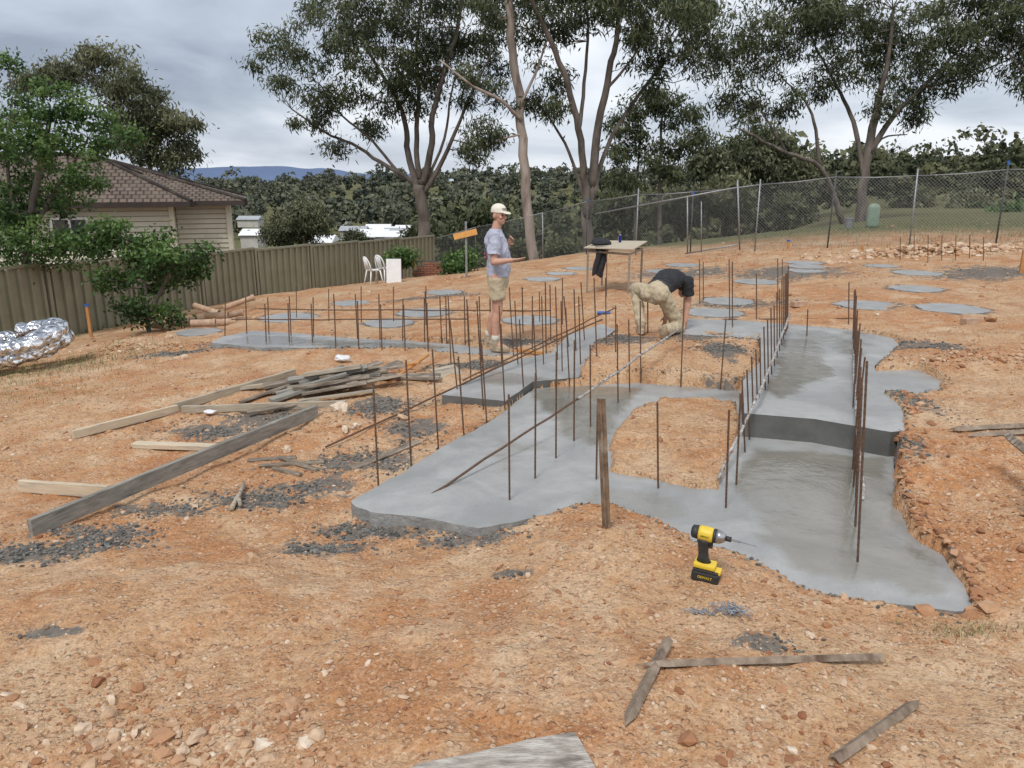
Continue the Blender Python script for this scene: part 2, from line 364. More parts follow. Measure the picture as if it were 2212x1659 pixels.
# ---------------------------------------------------------------- ground mesh
def axis(segs):
    out=[]
    for a,b_,st in segs: out+=list(np.arange(a,b_-1e-6,st))
    return out
ys=axis([(-6,1.2,.3),(1.2,6.4,.02),(6.4,12,.04),(12,18,.07),(18,36,.16)])
y=36.; 
while y<4000: ys.append(y); y+=max(.3,(y-30)*.03)
xp=axis([(0,4.2,.024),(4.2,8,.05),(8,16,.11)]); x=16.
while x<3500: xp.append(x); x+=max(.2,(x-14)*.07)
xs=np.array([-a for a in xp[:0:-1]]+xp); ys=np.array(ys)
XX,YY=np.meshgrid(xs,ys); X=XX.ravel();Y=YY.ravel()
Z=Hfull(X,Y)
nx,ny=len(xs),len(ys)
ii=(np.arange(ny-1)[:,None]*nx+np.arange(nx-1)[None,:]).ravel()
FQ=np.stack([ii,ii+1,ii+nx+1,ii+nx],1)
gl=sst(.5,1.4,(-X-5.2)-(Y-7.5)*.55+2*fbm(X*.8,Y*.8,3,9))*(Y>4)*.75
fx=np.interp(X,[-4,1.2,3.9,6.8,12.1,20],[33,30.5,25,22.3,20.3,18.8])
gr=np.maximum(sst(0,5,Y-fx+1.5*fbm(X*.5,Y*.5,3,8)),gl)
gnd=npmesh('ground',np.stack([X,Y,Z],1),FQ,mG,smooth=True,attrs={'spill':spill(X,Y),'green':gr})
info(gnd,'orange clay and rubble building site ground','ground',kind='structure')
# ---------------------------------------------------------------- slabs
WETP=[(px_poly(L,z),z) for L,z in (
 ([(1625,965),(1750,975),(1905,992),(1915,1080),(1950,1170),(2020,1220),(2050,1285),(1980,1292),(1800,1240),(1700,1215),(1640,1150),(1595,1060)],0.),
 ([(1140,850),(1250,832),(1400,835),(1385,850),(1345,885),(1312,945),(1305,975),(1200,930),(1190,880)],0.),
 ([(1690,735),(1760,728),(1780,760),(1795,810),(1740,830),(1690,870),(1650,840),(1680,800)],.20),
 ([(480,738),(560,724),(640,728),(900,745),(1000,752),(880,752),(700,746),(560,745)],-.04))]
def slab(name,poly,z,sidemat,label,depth=.26,amp=.03,seed=0,step=.05):
    pr=rough(poly,step,amp,seed); bm=bmesh.new()
    vs=[bm.verts.new((a,b,z)) for a,b in pr]
    ar=sum(pr[i][0]*pr[(i+1)%len(pr)][1]-pr[(i+1)%len(pr)][0]*pr[i][1] for i in range(len(pr)))
    if ar<0: vs=vs[::-1]
    f=bm.faces.new(vs); bm.normal_update()
    bmesh.ops.triangulate(bm,faces=[f])
    for ax in (0,1):
        lo=min(v.co[ax] for v in bm.verts); hi=max(v.co[ax] for v in bm.verts)
        for q in np.arange(lo+.05,hi,.07):
            bmesh.ops.bisect_plane(bm,geom=bm.verts[:]+bm.edges[:]+bm.faces[:],plane_co=(q,0,z) if ax==0 else (0,q,z),plane_no=(1,0,0) if ax==0 else (0,1,0))
    be=[e for e in bm.edges if len(e.link_faces)==1]
    cache={}
    def low(v):
        if v not in cache: cache[v]=bm.verts.new((v.co.x,v.co.y,z-depth))
        return cache[v]
    for e in be:
        fc=e.link_faces[0]; l=[l for l in fc.loops if l.edge==e][0]; a,b_=l.vert,l.link_loop_next.vert
        q=bm.faces.new((b_,a,low(a),low(b_))); q.material_index=1
    me=bpy.data.meshes.new(name); bm.to_mesh(me); bm.free()
    co=np.empty(len(me.vertices)*3,np.float32); me.vertices.foreach_get('co',co); co=co.reshape(-1,3)
    X_,Y_=co[:,0].astype(float),co[:,1].astype(float); wv=np.zeros(len(co))
    for pl,pz in WETP:
        if abs(pz-z)<.01: wv=np.maximum(wv,sst(-.02,.03,sdist(X_,Y_,pl)+.26*fbm(X_*3,Y_*3,4,61)))
    wv=np.maximum(wv*np.clip(.9+.7*fbm(X_*1.5,Y_*1.5,3,66),.6,1),.55*sst(.10,.2,fbm(X_*1.3,Y_*1.3,4,71)))
    at=me.attributes.new('wet','FLOAT','POINT'); at.data.foreach_set('value',wv.astype(np.float32))
    me.materials.append(mC); me.materials.append(sidemat)
    o=bpy.data.objects.new(name,me); COL.objects.link(o)
    info(o,label,'concrete footing',kind='structure')
    return o
lab={'low':'freshly poured grey concrete footing with wet surface','lh':'raised grey concrete footing stepped above lower pour','rh':'raised grey concrete strip footing with dark formed step','st':'long narrow wet concrete strip footing','lob':'rounded concrete lobe beside the strip footing'}
for nm,pl,lv in SLW:
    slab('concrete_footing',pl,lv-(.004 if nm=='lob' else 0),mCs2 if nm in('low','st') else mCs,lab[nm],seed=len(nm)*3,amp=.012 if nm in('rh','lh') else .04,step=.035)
for i,(x,y,r,z) in enumerate(PW):
    mb=MB(); N=48; rr=[r*(1+.4*float(fbm(3*math.cos(6.283*k/N)+i*9,3*math.sin(6.283*k/N),3,i))) for k in range(N)]
    top=[(x+rr[k]*math.cos(6.283*k/N),y+rr[k]*math.sin(6.283*k/N),z) for k in range(N)]
    lo=[(a,b,z-.08) for a,b,_ in top]
    mb.add(top+lo,[tuple(range(N))]); mb.cur=1; mb.add(top+lo,[(k,k+N,(k+1)%N+N,(k+1)%N) for k in range(N)])
    o=mb.obj('concrete_pad',[mC,mCs2]); info(o,'round grey concrete pier pad flush with clay ground','concrete pad','round concrete pier pads')
# ---------------------------------------------------------------- scatter
def rotm(n):
    q=rng.normal(size=(n,4)); q/=np.linalg.norm(q,axis=1)[:,None]; w,x,y,z=q.T
    return np.stack([1-2*(y*y+z*z),2*(x*y-z*w),2*(x*z+y*w),2*(x*y+z*w),1-2*(x*x+z*z),2*(y*z-x*w),2*(x*z-y*w),2*(y*z+x*w),1-2*(x*x+y*y)],1).reshape(n,3,3)
def scatter(name,pos,size,mat,tone,sub=1,flat=.65):
    vs,fs=ico(sub); bv=np.array([tuple(v) for v in vs]); bf=np.array(fs); n=len(pos); k=len(bv)
    V=np.repeat(bv[None],n,0)*(1+rng.uniform(-.32,.32,(n,k,1)))
    V=V*rng.uniform(.5,1.25,(n,1,3)); V=np.einsum('nij,nkj->nki',rotm(n),V); V[:,:,2]*=flat
    V=V*size[:,None,None]+pos[:,None,:]
    Fc=(bf[None]+(np.arange(n)*k)[:,None,None]).reshape(-1,3)
    return npmesh(name,V.reshape(-1,3),Fc,mat,tone=np.repeat(tone,k))
def onconc(X,Y):
    m=np.zeros(X.shape,bool)
    for nm,pl,_ in SLW: m|=inpoly(X,Y,pl)
    m&=~(inpoly(X,Y,I1)|inpoly(X,Y,I2))
    for a,b,r,_ in PW: m|=np.hypot(X-a,Y-b)<r
    return m
def gpos(n,y0,y1,pw=1.):
    Y=y0+(y1-y0)*rng.random(n)**pw; X=(rng.random(n)*2-1)*(Y*.72+.4)
    k=~onconc(X,Y)&((fbm(X*1.2,Y*1.2,3,77)*1.3+fbm(X*4,Y*4,2,79)*.6+rng.uniform(-.2,.2,n))>.02); X=X[k];Y=Y[k]; return X,Y
P_=[];Sz=[];T_=[]
for n_,y0,y1,pw,s0,s1 in ((22000,1.5,5,1.2,.002,.007),(9500,1.5,7,1.2,.006,.013),(7500,4,14,1.3,.008,.02),(2000,1.6,9,1.3,.011,.026),(240,1.6,12,1.,.02,.05),(2500,12,26,1,.02,.045)):
    X_,Y_=gpos(n_,y0,y1,pw); s=s0+(s1-s0)*rng.random(len(X_))**1.8
    P_.append(np.stack([X_,Y_,Hfull(X_,Y_)+s*.12],1)); Sz.append(s); T_.append(np.clip(rng.normal(.44,.24,len(X_)),0,1))
for cx,cy,sx_,sy_,n_,sd,tn in ((-1.3,2.25,.35,.15,420,.026,.6),(-.75,2.2,.1,.08,40,.034,.7),(-.1,3.2,.5,.25,500,.013,.45),(1.3,2.2,.6,.2,300,.011,.5)):
    X_=rng.normal(cx,sx_,n_);Y_=rng.normal(cy,sy_,n_); s=.005+sd*rng.random(n_)**3
    P_.append(np.stack([X_,Y_,Hfull(X_,Y_)+s*.12],1)); Sz.append(s); T_.append(np.clip(rng.normal(tn,.2,n_),0,1))
# clods along the broken trench bank
for L,n_ in (([(1935,960),(1940,1080),(1985,1165),(2050,1195),(2100,1300)],420),([(1960,930),(1950,880)],80)):
    pts=[Zp(a,b_,.1) for a,b_ in L]
    for i in range(len(pts)-1):
        t=rng.random(n_//(len(pts)-1)); X_=pts[i].x+(pts[i+1].x-pts[i].x)*t+np.abs(rng.normal(.05,.07,len(t))); Y_=pts[i].y+(pts[i+1].y-pts[i].y)*t+rng.normal(0,.04,len(t)); k=~onconc(X_,Y_); X_=X_[k];Y_=Y_[k]; s=.008+.03*rng.random(len(X_))**2.2
        P_.append(np.stack([X_,Y_,Hfull(X_,Y_)+s*.2],1)); Sz.append(s); T_.append(np.clip(rng.normal(.3,.15,len(X_)),0,1))
o=scatter('gravel',np.concatenate(P_),np.concatenate(Sz),mStone,np.concatenate(T_)); info(o,'loose orange and cream stones over the clay','gravel',kind='stuff')
X_=[];Y_=[]
for x,y,a,b_ in SPW:
    k=int(800*min(1,a*b_*6)); X_.append(rng.normal(x,a*.5,k)); Y_.append(rng.normal(y,b_*.5,k))
X_=np.concatenate(X_);Y_=np.concatenate(Y_); k=~onconc(X_,Y_)&(Y_>1)&(fbm(X_*4,Y_*4,3,55)>-.03); X_=X_[k];Y_=Y_[k]; s=.004+.013*rng.random(len(X_))**2
ex=[];ey=[]
for nm,pl,_ in SLW:
    pr=rough(pl,.03,.03,1)
    for a,b_ in pr:
        for q in range(2): ex.append(a+rng.normal(0,.04)); ey.append(b_+rng.normal(0,.04))
ex=np.array(ex);ey=np.array(ey);k=~onconc(ex,ey); X_=np.r_[X_,ex[k]];Y_=np.r_[Y_,ey[k]]; s=np.r_[s,.004+.01*rng.random(k.sum())]
o=scatter('concrete_crumbs',np.stack([X_,Y_,Hfull(X_,Y_)+s*.3],1),s,mCrumb,rng.random(len(X_))); info(o,'dark wet concrete crumbs spilled on clay','concrete crumbs',kind='stuff')
g0=G(2010,548); X_=rng.normal(g0.x+.4,1.3,700);Y_=rng.normal(g0.y+.3,.5,700); hz=.22*np.exp(-((X_-g0.x-.2)/1.3)**2-((Y_-g0.y-.3)/.6)**2)
s=.03+.09*rng.random(700)**2
o=scatter('rubble',np.stack([X_,Y_,Hfull(X_,Y_)+hz*rng.random(700)],1),s,mStone,np.clip(rng.normal(.7,.15,700),0,1)); info(o,'heap of cream and ochre broken rock','rubble',kind='stuff')
for a,b_,n_,sd in ((1000,600,120,.03),(2100,770,260,.025),(690,925,40,.025),(2000,1225,60,.02),(280,750,250,.02)):
    g0=G(a,b_); X_=rng.normal(g0.x,.35,n_);Y_=rng.normal(g0.y,.2,n_); s=.01+sd*rng.random(n_)**2
    o=scatter('rubble',np.stack([X_,Y_,Hfull(X_,Y_)+s*.3],1),s,mStone,np.clip(rng.normal(.45,.2,n_),0,1)); info(o,'scatter of orange rock fragments on clay','rubble',kind='stuff')
def rock(px,py,s,tn,label='angular cream and orange rock on clay'):
    g=G(px,py); o=scatter('rock',np.array([[0,0,s*.35]]),np.array([s]),mStone,np.array([tn]),sub=2,flat=.75); o.location=g; info(o,label,'rock','loose rocks on the clay')
for a in ((548,1215,.055,.65),(425,1600,.04,.75),(622,975,.05,.8),(745,930,.05,.9),(770,925,.045,.95),(735,885,.07,1.),(870,905,.05,.7),(1080,1530,.02,.6),(180,1580,.025,.85),(1150,1590,.015,.6),(400,775,.06,.8),(2140,695,.08,.5),(365,730,.05,.8),(1750,1375,.02,.9),(395,1625,.03,.8),(1510,750,.04,.8)): rock(*a)
# ---------------------------------------------------------------- leaves and trees
def leafmesh(name,C,n_per,spread,L,Wd,mat,tone_c,droop=.5,par=None,fl=.65,origin=None):
    C=np.asarray(C);k=len(C); sp_=np.repeat(np.broadcast_to(spread,(k,))*rng.uniform(.65,1.3,k),n_per)
    pos=np.repeat(C,n_per,0); N=len(pos); off=rng.normal(size=(N,3))*.62; off[:,2]*=fl; pos=pos+off*sp_[:,None]
    d=rng.normal(size=(N,3)); d[:,2]-=droop*1.6; d/=np.linalg.norm(d,axis=1)[:,None]
    s=np.cross(d,rng.normal(size=(N,3))); s/=np.linalg.norm(s,axis=1)[:,None]
    l=(L*rng.uniform(.6,1.3,N))[:,None]; w=(Wd*rng.uniform(.6,1.3,N))[:,None]
    V=np.stack([pos,pos+d*l*.45+s*w*.5,pos+d*l,pos+d*l*.45-s*w*.5],1)
    tn=np.repeat(tone_c,n_per)+off[:,2]*.26+rng.normal(0,.15,N)  # leaf tone rises with height in the clump, painting light from above
    o3=np.array(origin if origin is not None else (0,0,0))
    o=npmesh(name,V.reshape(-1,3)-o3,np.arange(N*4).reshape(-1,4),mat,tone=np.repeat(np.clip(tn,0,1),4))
    o.location=o3
    if par: setpar(o,par)
    return o
def smoothpath(pts,k=4):
    out=[]
    for i in range(len(pts)-1):
        p0=pts[max(i-1,0)];p1=pts[i];p2=pts[i+1];p3=pts[min(i+2,len(pts)-1)]
        for j in range(k):
            t=j/k; out.append(.5*((2*p1)+(p2-p0)*t+(2*p0-5*p1+4*p2-p3)*t*t+(3*p1-p0-3*p2+p3)*t*t*t))
    out.append(pts[-1]); return out
def tree(depth,limbs,blobs,label,leaf=None,bark=None,name='tree',per=100,L=.30,Wd=.062,dens=1.3,sprd=.48,droop=.8,twig=True,cat='tree',toneb=.45,kr=.66):
    leaf=leaf or mLeaf; bark=bark or mBark
    sc=depth/F; b0=At(limbs[0][0][0][0],limbs[0][0][0][1],depth); gz=float(Hbase(b0.x,b0.y)[0])
    base=Vector((b0.x,b0.y,gz)); e=empty(name,base); info(e,label,cat)
    mb=MB(); samp=[]
    for li,(pts,r0,r1) in enumerate(limbs):
        r0*=kr; r1*=kr
        W_=[]; dr=R(-1,1)*(1.2 if li else .2)
        for i,q in enumerate(pts):
            W_.append(At(q[0],q[1],depth+dr*i*.5*depth/36.))
        if li==0 or (len(pts[0])>2): 
            b=W_[0]; W_=[Vector((b.x,b.y,float(Hbase(b.x,b.y)[0])-.2))]+W_
        W_=smoothpath(W_,4); m=len(W_)
        W_=[p+Vector((R(-1,1),R(-1,1),R(-1,1)))*r0*.22 for p in W_]
        rad=[(r0+(r1-r0)*(i/(m-1)))*(1+.35*max(0,1-i/2.5)*(li==0)) for i in range(m)]
        mb.tube(W_,rad,10); 
        for i,p in enumerate(W_):
            if i>m*.35: samp.append((p,rad[i]))
    C=[];T=[]; SA=np.array([tuple(p) for p,_ in samp])
    for q in blobs:
        c=At(q[0],q[1],depth+R(-1.6,1.6)*depth/36.*(q[2]/70.)); r=q[2]*sc
        k=int(3+(r/.55)**2*1.2*dens); tb=toneb+R(-.14,.14)
        for j in range(k):
            u=rng.normal(size=3); u/=np.linalg.norm(u); rr=r*(.3+.75*rng.random()**.7)
            cc=np.array(c)+u*rr*np.array((1,1,.8)); C.append(cc); T.append(tb+u[2]*.22+rng.normal(0,.1))  # upper clumps painted brighter, as if lit from above
    if twig:
        for cc in C[::3]:
            d=np.linalg.norm(SA-cc,axis=1)+ (SA[:,2]>cc[2])*1.2; i=int(np.argmin(d)); p=samp[i][0]; q=Vector(cc)
            mid=(p+q)/2+Vector((R(-.2,.2),R(-.2,.2),-.12*(q-p).length)); r=min(samp[i][1]*.5,.012+.009*(q-p).length)
            mb.tube([p,(p+mid)/2+Vector((0,0,.02)),mid,q],[r,r*.8,r*.6,.007],5)
    mb.obj('trunk',bark,e,smooth=True,origin=base)
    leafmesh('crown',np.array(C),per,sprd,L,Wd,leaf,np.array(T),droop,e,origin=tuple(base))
    return e
tree(38,[([(915,500),(914,450),(905,400)],.5,.4),([(905,405),(870,378),(820,350),(760,310),(700,285),(630,235)],.2,.05),([(903,410),(880,330),(878,270),(850,200),(800,120),(760,60)],.26,.07),([(912,400),(930,330),(935,250),(960,150),(990,60),(1000,-30)],.27,.08),([(914,420),(950,360),(985,280),(1020,200),(1060,120)],.2,.05),([(905,385),(900,300),(905,200),(900,100),(910,0)],.22,.07),([(860,372),(800,300),(740,250),(690,180)],.12,.04),([(920,395),(960,300),(975,200),(1000,120)],.12,.04)],
 [(600,105,50),(570,130,25),(640,190,50),(690,90,70),(760,60,80),(780,170,70),(720,230,45),(860,120,80),(840,20,85),(930,60,80),(900,210,50),(960,160,60),(1000,60,75),(1030,200,55),(1060,120,60),(790,265,35),(660,262,28),(1015,310,36),(1045,280,42),(900,-60,100),(1010,-50,90),(720,10,60),(820,220,42),(720,320,20),(1080,60,50),(880,170,50)],'tall spreading eucalyptus with dark trunk behind wire fence')
tree(32,[([(1152,560),(1140,450),(1128,300),(1120,200),(1105,80),(1095,-60)],.34,.22),([(1127,260),(1080,215),(1020,185),(950,130)],.12,.05),([(1126,290),(1060,310),(1020,350)],.07,.02),([(1122,230),(1160,150),(1190,60)],.1,.04)],
 [(1120,-40,60),(1060,20,35),(1030,320,28),(1070,290,20),(1010,160,22)],'slender pale barked eucalyptus trunk with sparse leaves',bark=mBarkP)
tree(33,[([(1272,560),(1268,480),(1276,400)],.4,.32),([(1268,470),(1262,380),(1250,280),(1225,180),(1190,90),(1150,0),(1120,-60)],.26,.1),([(1276,405),(1290,300),(1310,180),(1330,90),(1340,-20)],.3,.12),([(1280,430),(1310,320),(1370,220),(1440,120),(1480,40)],.17,.05),([(1266,440),(1230,330),(1190,260),(1150,210)],.12,.04),([(1251,280),(1262,180),(1270,60),(1260,-40)],.14,.05),([(1305,200),(1370,120),(1400,40)],.1,.03)],
 [(1170,60,60),(1200,5,75),(1340,30,65),(1400,95,65),(1450,60,75),(1490,135,45),(1420,5,80),(1525,90,35),(1180,170,42),(1190,235,32),(1290,-50,90),(1480,-5,65),(1400,175,35),(1130,20,50),(1250,-20,70),(1150,215,32),(1520,10,50),(1290,20,45)],'twin stemmed dark eucalyptus forking above wire fence')
tree(36,[([(1858,510),(1862,440),(1868,380),(1880,300),(1900,200)],.42,.24),([(1868,390),(1852,300),(1830,230),(1800,170),(1760,100)],.2,.06),([(1880,330),(1930,250),(1990,190),(2060,120)],.22,.07),([(1900,205),(1920,120),(1930,20)],.2,.08),([(1822,490,1),(1800,420),(1770,360),(1700,330),(1640,300),(1600,280)],.24,.06),([(1770,362),(1762,280),(1740,220),(1690,170)],.14,.04),([(1990,190),(2080,170),(2150,140),(2200,120)],.1,.03),([(1870,360),(1905,300),(1960,290)],.1,.03),([(1700,330),(1650,250),(1600,180)],.09,.03)],
 [(1555,130,42),(1600,60,70),(1580,200,46),(1660,130,70),(1690,40,85),(1760,90,75),(1640,225,45),(1700,220,38),(1830,40,85),(1840,150,60),(1900,90,75),(1955,150,70),(1980,50,85),(2050,100,75),(2060,20,80),(1995,215,45),(2100,140,50),(2140,60,55),(1990,250,28),(1900,235,32),(2150,-20,80),(1760,-10,90),(1860,-60,90),(1620,270,24),(2040,165,40),(1770,180,40)],'broad eucalyptus with leaning second trunk behind fence')
tree(34,[([(2290,480),(2280,300),(2260,160)],.3,.15),([(2270,250),(2220,170),(2180,120)],.1,.03)],[(2190,90,40),(2200,150,38),(2215,190,28),(2240,110,60),(2180,30,40),(2250,20,80)],'eucalyptus branch overhanging beside the fence')
tree(50,[([(1425,490),(1425,380),(1430,250)],.2,.08),([(1372,490,1),(1376,400),(1385,280)],.16,.05),([(1425,400),(1470,330),(1500,280)],.1,.03)],
 [(1350,262,38),(1400,225,44),(1450,232,44),(1500,260,34),(1380,310,38),(1450,310,40),(1510,310,28),(1332,335,25),(1420,355,34),(1470,375,30),(1340,390,25)],'mid sized eucalyptus pair in front of forest',L=.36,Wd=.1,sprd=.6,kr=.8,dens=1.2)
tree(45,[([(330,450),(322,330),(290,220)],.3,.12),([(322,340),(360,290),(390,270)],.12,.04),([(310,300),(250,220),(200,160)],.14,.04)],
 [(160,150,38),(225,145,52),(300,185,50),(270,230,55),(340,250,50),(392,270,36),(330,310,55),(396,325,34),(280,310,48),(105,160,36),(60,180,40),(370,355,30)],'grey green eucalyptus rising behind the tiled house',leaf=mLeafO,L=.32,Wd=.1,sprd=.55,dens=1.9,toneb=.58)
tree(16.8,[([(60,680),(62,500),(90,350),(110,250)],.12,.04),([(65,500),(130,400),(190,300)],.06,.02),([(62,520),(20,400),(20,250)],.06,.02)],
 [(40,235,55),(110,215,52),(190,245,55),(60,330,70),(150,340,62),(235,305,38),(280,290,18),(50,430,70),(130,430,50),(40,520,65),(120,530,60),(20,140,20),(180,390,38),(30,590,50),(170,520,40),(0,300,70),(0,430,70),(100,290,60)],'leafy green deciduous tree overhanging steel fence',leaf=mLeafG,L=.10,Wd=.055,per=75,dens=8,sprd=.2,droop=.2,toneb=.52,kr=1)
tree(15,[([(320,690),(310,600),(280,520)],.05,.02),([(320,690),(360,600),(390,560)],.05,.02)],
 [(245,535,40),(320,520,42),(385,560,40),(265,600,52),(350,620,55),(405,600,28),(300,660,45),(365,670,30),(240,495,22),(345,560,45),(300,570,50),(435,545,14),(200,520,30),(215,490,25),(420,570,20)],'bushy green shrub against olive steel fence',name='shrub',cat='shrub',leaf=mLeafG,L=.10,Wd=.055,per=75,dens=8,sprd=.2,droop=.2,toneb=.38,kr=1)
for a,b_,r,d,lf in ((868,552,26,26.5,mLeafG),(998,556,30,26,mLeafG),(985,578,18,25.5,mLeafG),(1215,540,30,34,mLeaf),(1120,545,25,34,mLeaf)):
    tree(d,[([(a,b_+r),(a,b_)],.05,.03)],[(a-r*.4,b_,r*.6),(a+r*.4,b_,r*.6),(a,b_-r*.4,r*.6),(a,b_+r*.4,r*.6)],'rounded green shrub beside the fence',name='shrub',cat='shrub',leaf=lf,L=.14,Wd=.08,per=70,dens=5,sprd=.3,twig=False,toneb=.4)
for a,b_,r,d,lf,tb in ((655,475,60,85,mLeafO,.6),(600,498,40,85,mLeafO,.5),(1650,335,80,62,mLeafO,.35),(1590,330,50,62,mLeaf,.4),(1720,380,50,62,mLeafO,.5),(1560,420,60,55,mLeafO,.55),(1460,450,50,55,mLeafO,.6),(1700,460,50,55,mLeaf,.45),(1330,450,40,55,mLeaf,.5),(2100,450,50,52,mLeafO,.5),(1960,440,50,55,mLeafO,.5),(1050,470,45,60,mLeaf,.4),(990,505,30,60,mLeaf,.4),(2190,470,20,34,mLeafG,.3),(1530,350,45,58,mLeafO,.3),(765,512,22,95,mLeafO,.4),(905,500,22,60,mLeaf,.4)):
    tree(d,[([(a,b_+r*1.3),(a+4,b_+r*.4),(a,b_-r*.3)],.18,.06)],[(a-r*.55,b_+r*.1,r*.45),(a+r*.55,b_+r*.1,r*.45),(a,b_-r*.45,r*.5),(a-r*.3,b_+r*.45,r*.5),(a+r*.35,b_+r*.5,r*.5),(a,b_,r*.5),(a+r*.35,b_-r*.3,r*.35)],'dense rounded bushland tree below the site',leaf=lf,L=.42,Wd=.15,per=65,dens=1.6,sprd=.7,twig=False,toneb=tb)
# far forest
def forest(name,N,y0,y1,hs,ql,label,seed,azr=(-.85,.85),skip=None,mat=None,NQ=18):
    r=np.random.default_rng(seed)
    Y=y0+(y1-y0)*r.random(N)**1.; az=r.uniform(azr[0],azr[1],N); X=az*Y
    if skip is not None:
        k=~skip(X,Y,az); X=X[k];Y=Y[k]
    N=len(X); Z=Hbase(X,Y); H=hs*(r.uniform(.5,1.15,N)+.5*(r.random(N)<.08)); NL=8
    th=r.uniform(0,6.28,(N,NL)); rad=r.uniform(.02,.34,(N,NL))*H[:,None]
    LC=np.stack([X[:,None]+np.cos(th)*rad,Y[:,None]+np.sin(th)*rad,Z[:,None]+H[:,None]*r.uniform(.35,.9,(N,NL))],2)
    LR=H[:,None]*r.uniform(.09,.2,(N,NL))
    u=r.normal(size=(N,NL,NQ,3)); u/=np.linalg.norm(u,axis=3)[...,None]; u[...,2]=np.where(r.random(u.shape[:3])<.6,np.abs(u[...,2]),u[...,2])
    u[...,1]=np.where(r.random(u.shape[:3])<.5,-np.abs(u[...,1]),u[...,1])
    pos=LC[:,:,None,:]+u*LR[:,:,None,None]*r.uniform(.6,1.2,(N,NL,NQ,1))*np.array((1,1,.75))
    nn=u+r.normal(size=u.shape)*.6; nn/=np.linalg.norm(nn,axis=3)[...,None]
    a=np.cross(nn,r.normal(size=u.shape)); a/=np.linalg.norm(a,axis=3)[...,None]; b=np.cross(nn,a)
    q=(ql*r.uniform(.5,1.4,(N,NL,NQ,1)))
    V=np.stack([pos-a*q,pos-b*q*.6,pos+a*q,pos+b*q*.6],3).reshape(-1,3)
    tn=np.clip(.42+r.normal(0,.18,(N,1,1))+u[...,2]*.24+r.normal(0,.1,(N,NL,1))+r.normal(0,.1,(N,NL,NQ)),0,1)  # lobe tops get a lighter tone, top light painted in
    o=npmesh(name,V,np.arange(len(V)).reshape(-1,4),mat or mForest,tone=np.repeat(tn.ravel(),4)); info(o,label,'forest',kind='stuff')
town=lambda X,Y,az:((az>-.42)&(az<-.1)&(Y<225))|((az>.47)&(Y<95))
forest('forest',850,70,230,8.5,.42,'dense eucalyptus bushland filling the valley',3,skip=town,NQ=22)
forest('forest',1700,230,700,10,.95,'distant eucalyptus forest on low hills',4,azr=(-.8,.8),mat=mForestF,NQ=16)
forest('forest',90,48,75,3.0,.2,'scrubby bushes beyond the wire fence',5,azr=(-.1,.75),NQ=28)
mMt=pm('haze_blue_mountain',(.10,.15,.26),(.12,.17,.29),.004,1,0)  # distance haze put into the mountain's base colour as blue
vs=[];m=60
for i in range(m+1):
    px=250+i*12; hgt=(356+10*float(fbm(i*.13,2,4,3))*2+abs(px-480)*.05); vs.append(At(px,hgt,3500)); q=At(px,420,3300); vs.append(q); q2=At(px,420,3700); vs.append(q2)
mb=MB(); mb.add(vs,[(3*i+1,3*i+4,3*i+3,3*i) for i in range(m)]+[(3*i,3*i+3,3*i+5,3*i+2) for i in range(m)]); o=mb.obj('mountain',mMt,smooth=True); info(o,'distant mountain ridge with haze painted in blue','mountain',kind='structure')
# town
mRoofW=pm('white_roof',(.7,.72,.75),(.8,.8,.8),1,.5,0); mRoofG=pm('grey_roof',(.3,.32,.34),(.38,.4,.42),1,.7,0); mWall=pm('pale_wall',(.4,.39,.36),(.5,.48,.44),1,.8,0)
for i,(px,py,d,w) in enumerate(((840,498,150,9),(808,495,165,6),(872,500,150,6),(765,488,190,6),(845,489,190,8),(882,486,200,6),(818,484,205,6),(540,466,230,6),(546,494,140,3),(735,467,260,6),(700,507,120,3),(858,492,170,5),(790,500,150,4))):
    c=At(px,py,d); e=empty('house',(c.x,c.y,c.z-3.2)); info(e,'small distant house with pale metal roof in valley','house','houses in the valley town')
    mb=MB(); mb.box((c.x,c.y,c.z-2.1),(w,5,2.2)); mb.obj('wall',mWall,e)
    h=1.0; x0,x1=c.x-w/2-.3,c.x+w/2+.3; z0=c.z-1.0
    mb=MB(); mb.add([(x0,c.y-2.9,z0),(x1,c.y-2.9,z0),(x1,c.y+2.9,z0),(x0,c.y+2.9,z0),(x0,c.y,z0+h),(x1,c.y,z0+h)],[(0,1,5,4),(2,3,4,5),(0,4,3),(1,2,5),(0,3,2,1)]); mb.obj('roof',mRoofW if i%4!=3 else mRoofG,e)
# ---------------------------------------------------------------- house
mTile,t,b=nt('brown_roof_tiles'); uv=nd(t,'ShaderNodeUVMap'); 
br=nd(t,'ShaderNodeTexBrick'); t.links.new(uv.outputs[0],br.inputs['Vector'])
br.inputs['Color1'].default_value=(.115,.082,.062,1); br.inputs['Color2'].default_value=(.16,.115,.088,1); br.inputs['Mortar'].default_value=(.028,.021,.017,1)
br.inputs['Scale'].default_value=1; br.inputs['Mortar Size'].default_value=.028; br.inputs['Brick Width'].default_value=.22; br.inputs['Row Height'].default_value=.25
co=nd(t,'ShaderNodeTexCoord').outputs['Object']
t.links.new(mixc(t,rng_(t,noi(t,co,2,5),.45,.75,0,.4),br.outputs[0],(.21,.175,.14)),b.inputs['Base Color']); b.inputs['Roughness'].default_value=.9
t.links.new(bump(t,br.outputs['Fac'],-.8,.05) ,b.inputs['Normal'])
mBoard=pm('cream_weatherboard',(.56,.53,.42),(.62,.59,.48),3,.6,.1,.002); mGut=pm('dark_gutter',(.035,.025,.022),(.05,.035,.03),5,.4,0)
mLipShade=pm('board_painted_shadow',(.25,.23,.18),(.3,.28,.22),5,.8,0)  # shade below each board lip put into the colour
mGlass=pm('window_glass',(.05,.06,.07),(.09,.1,.11),3,.08,0)
hb=Vector((-8.75,26,-1.6)); house=empty('house',hb); info(house,'cream weatherboard house with brown tiled hip roof','house')
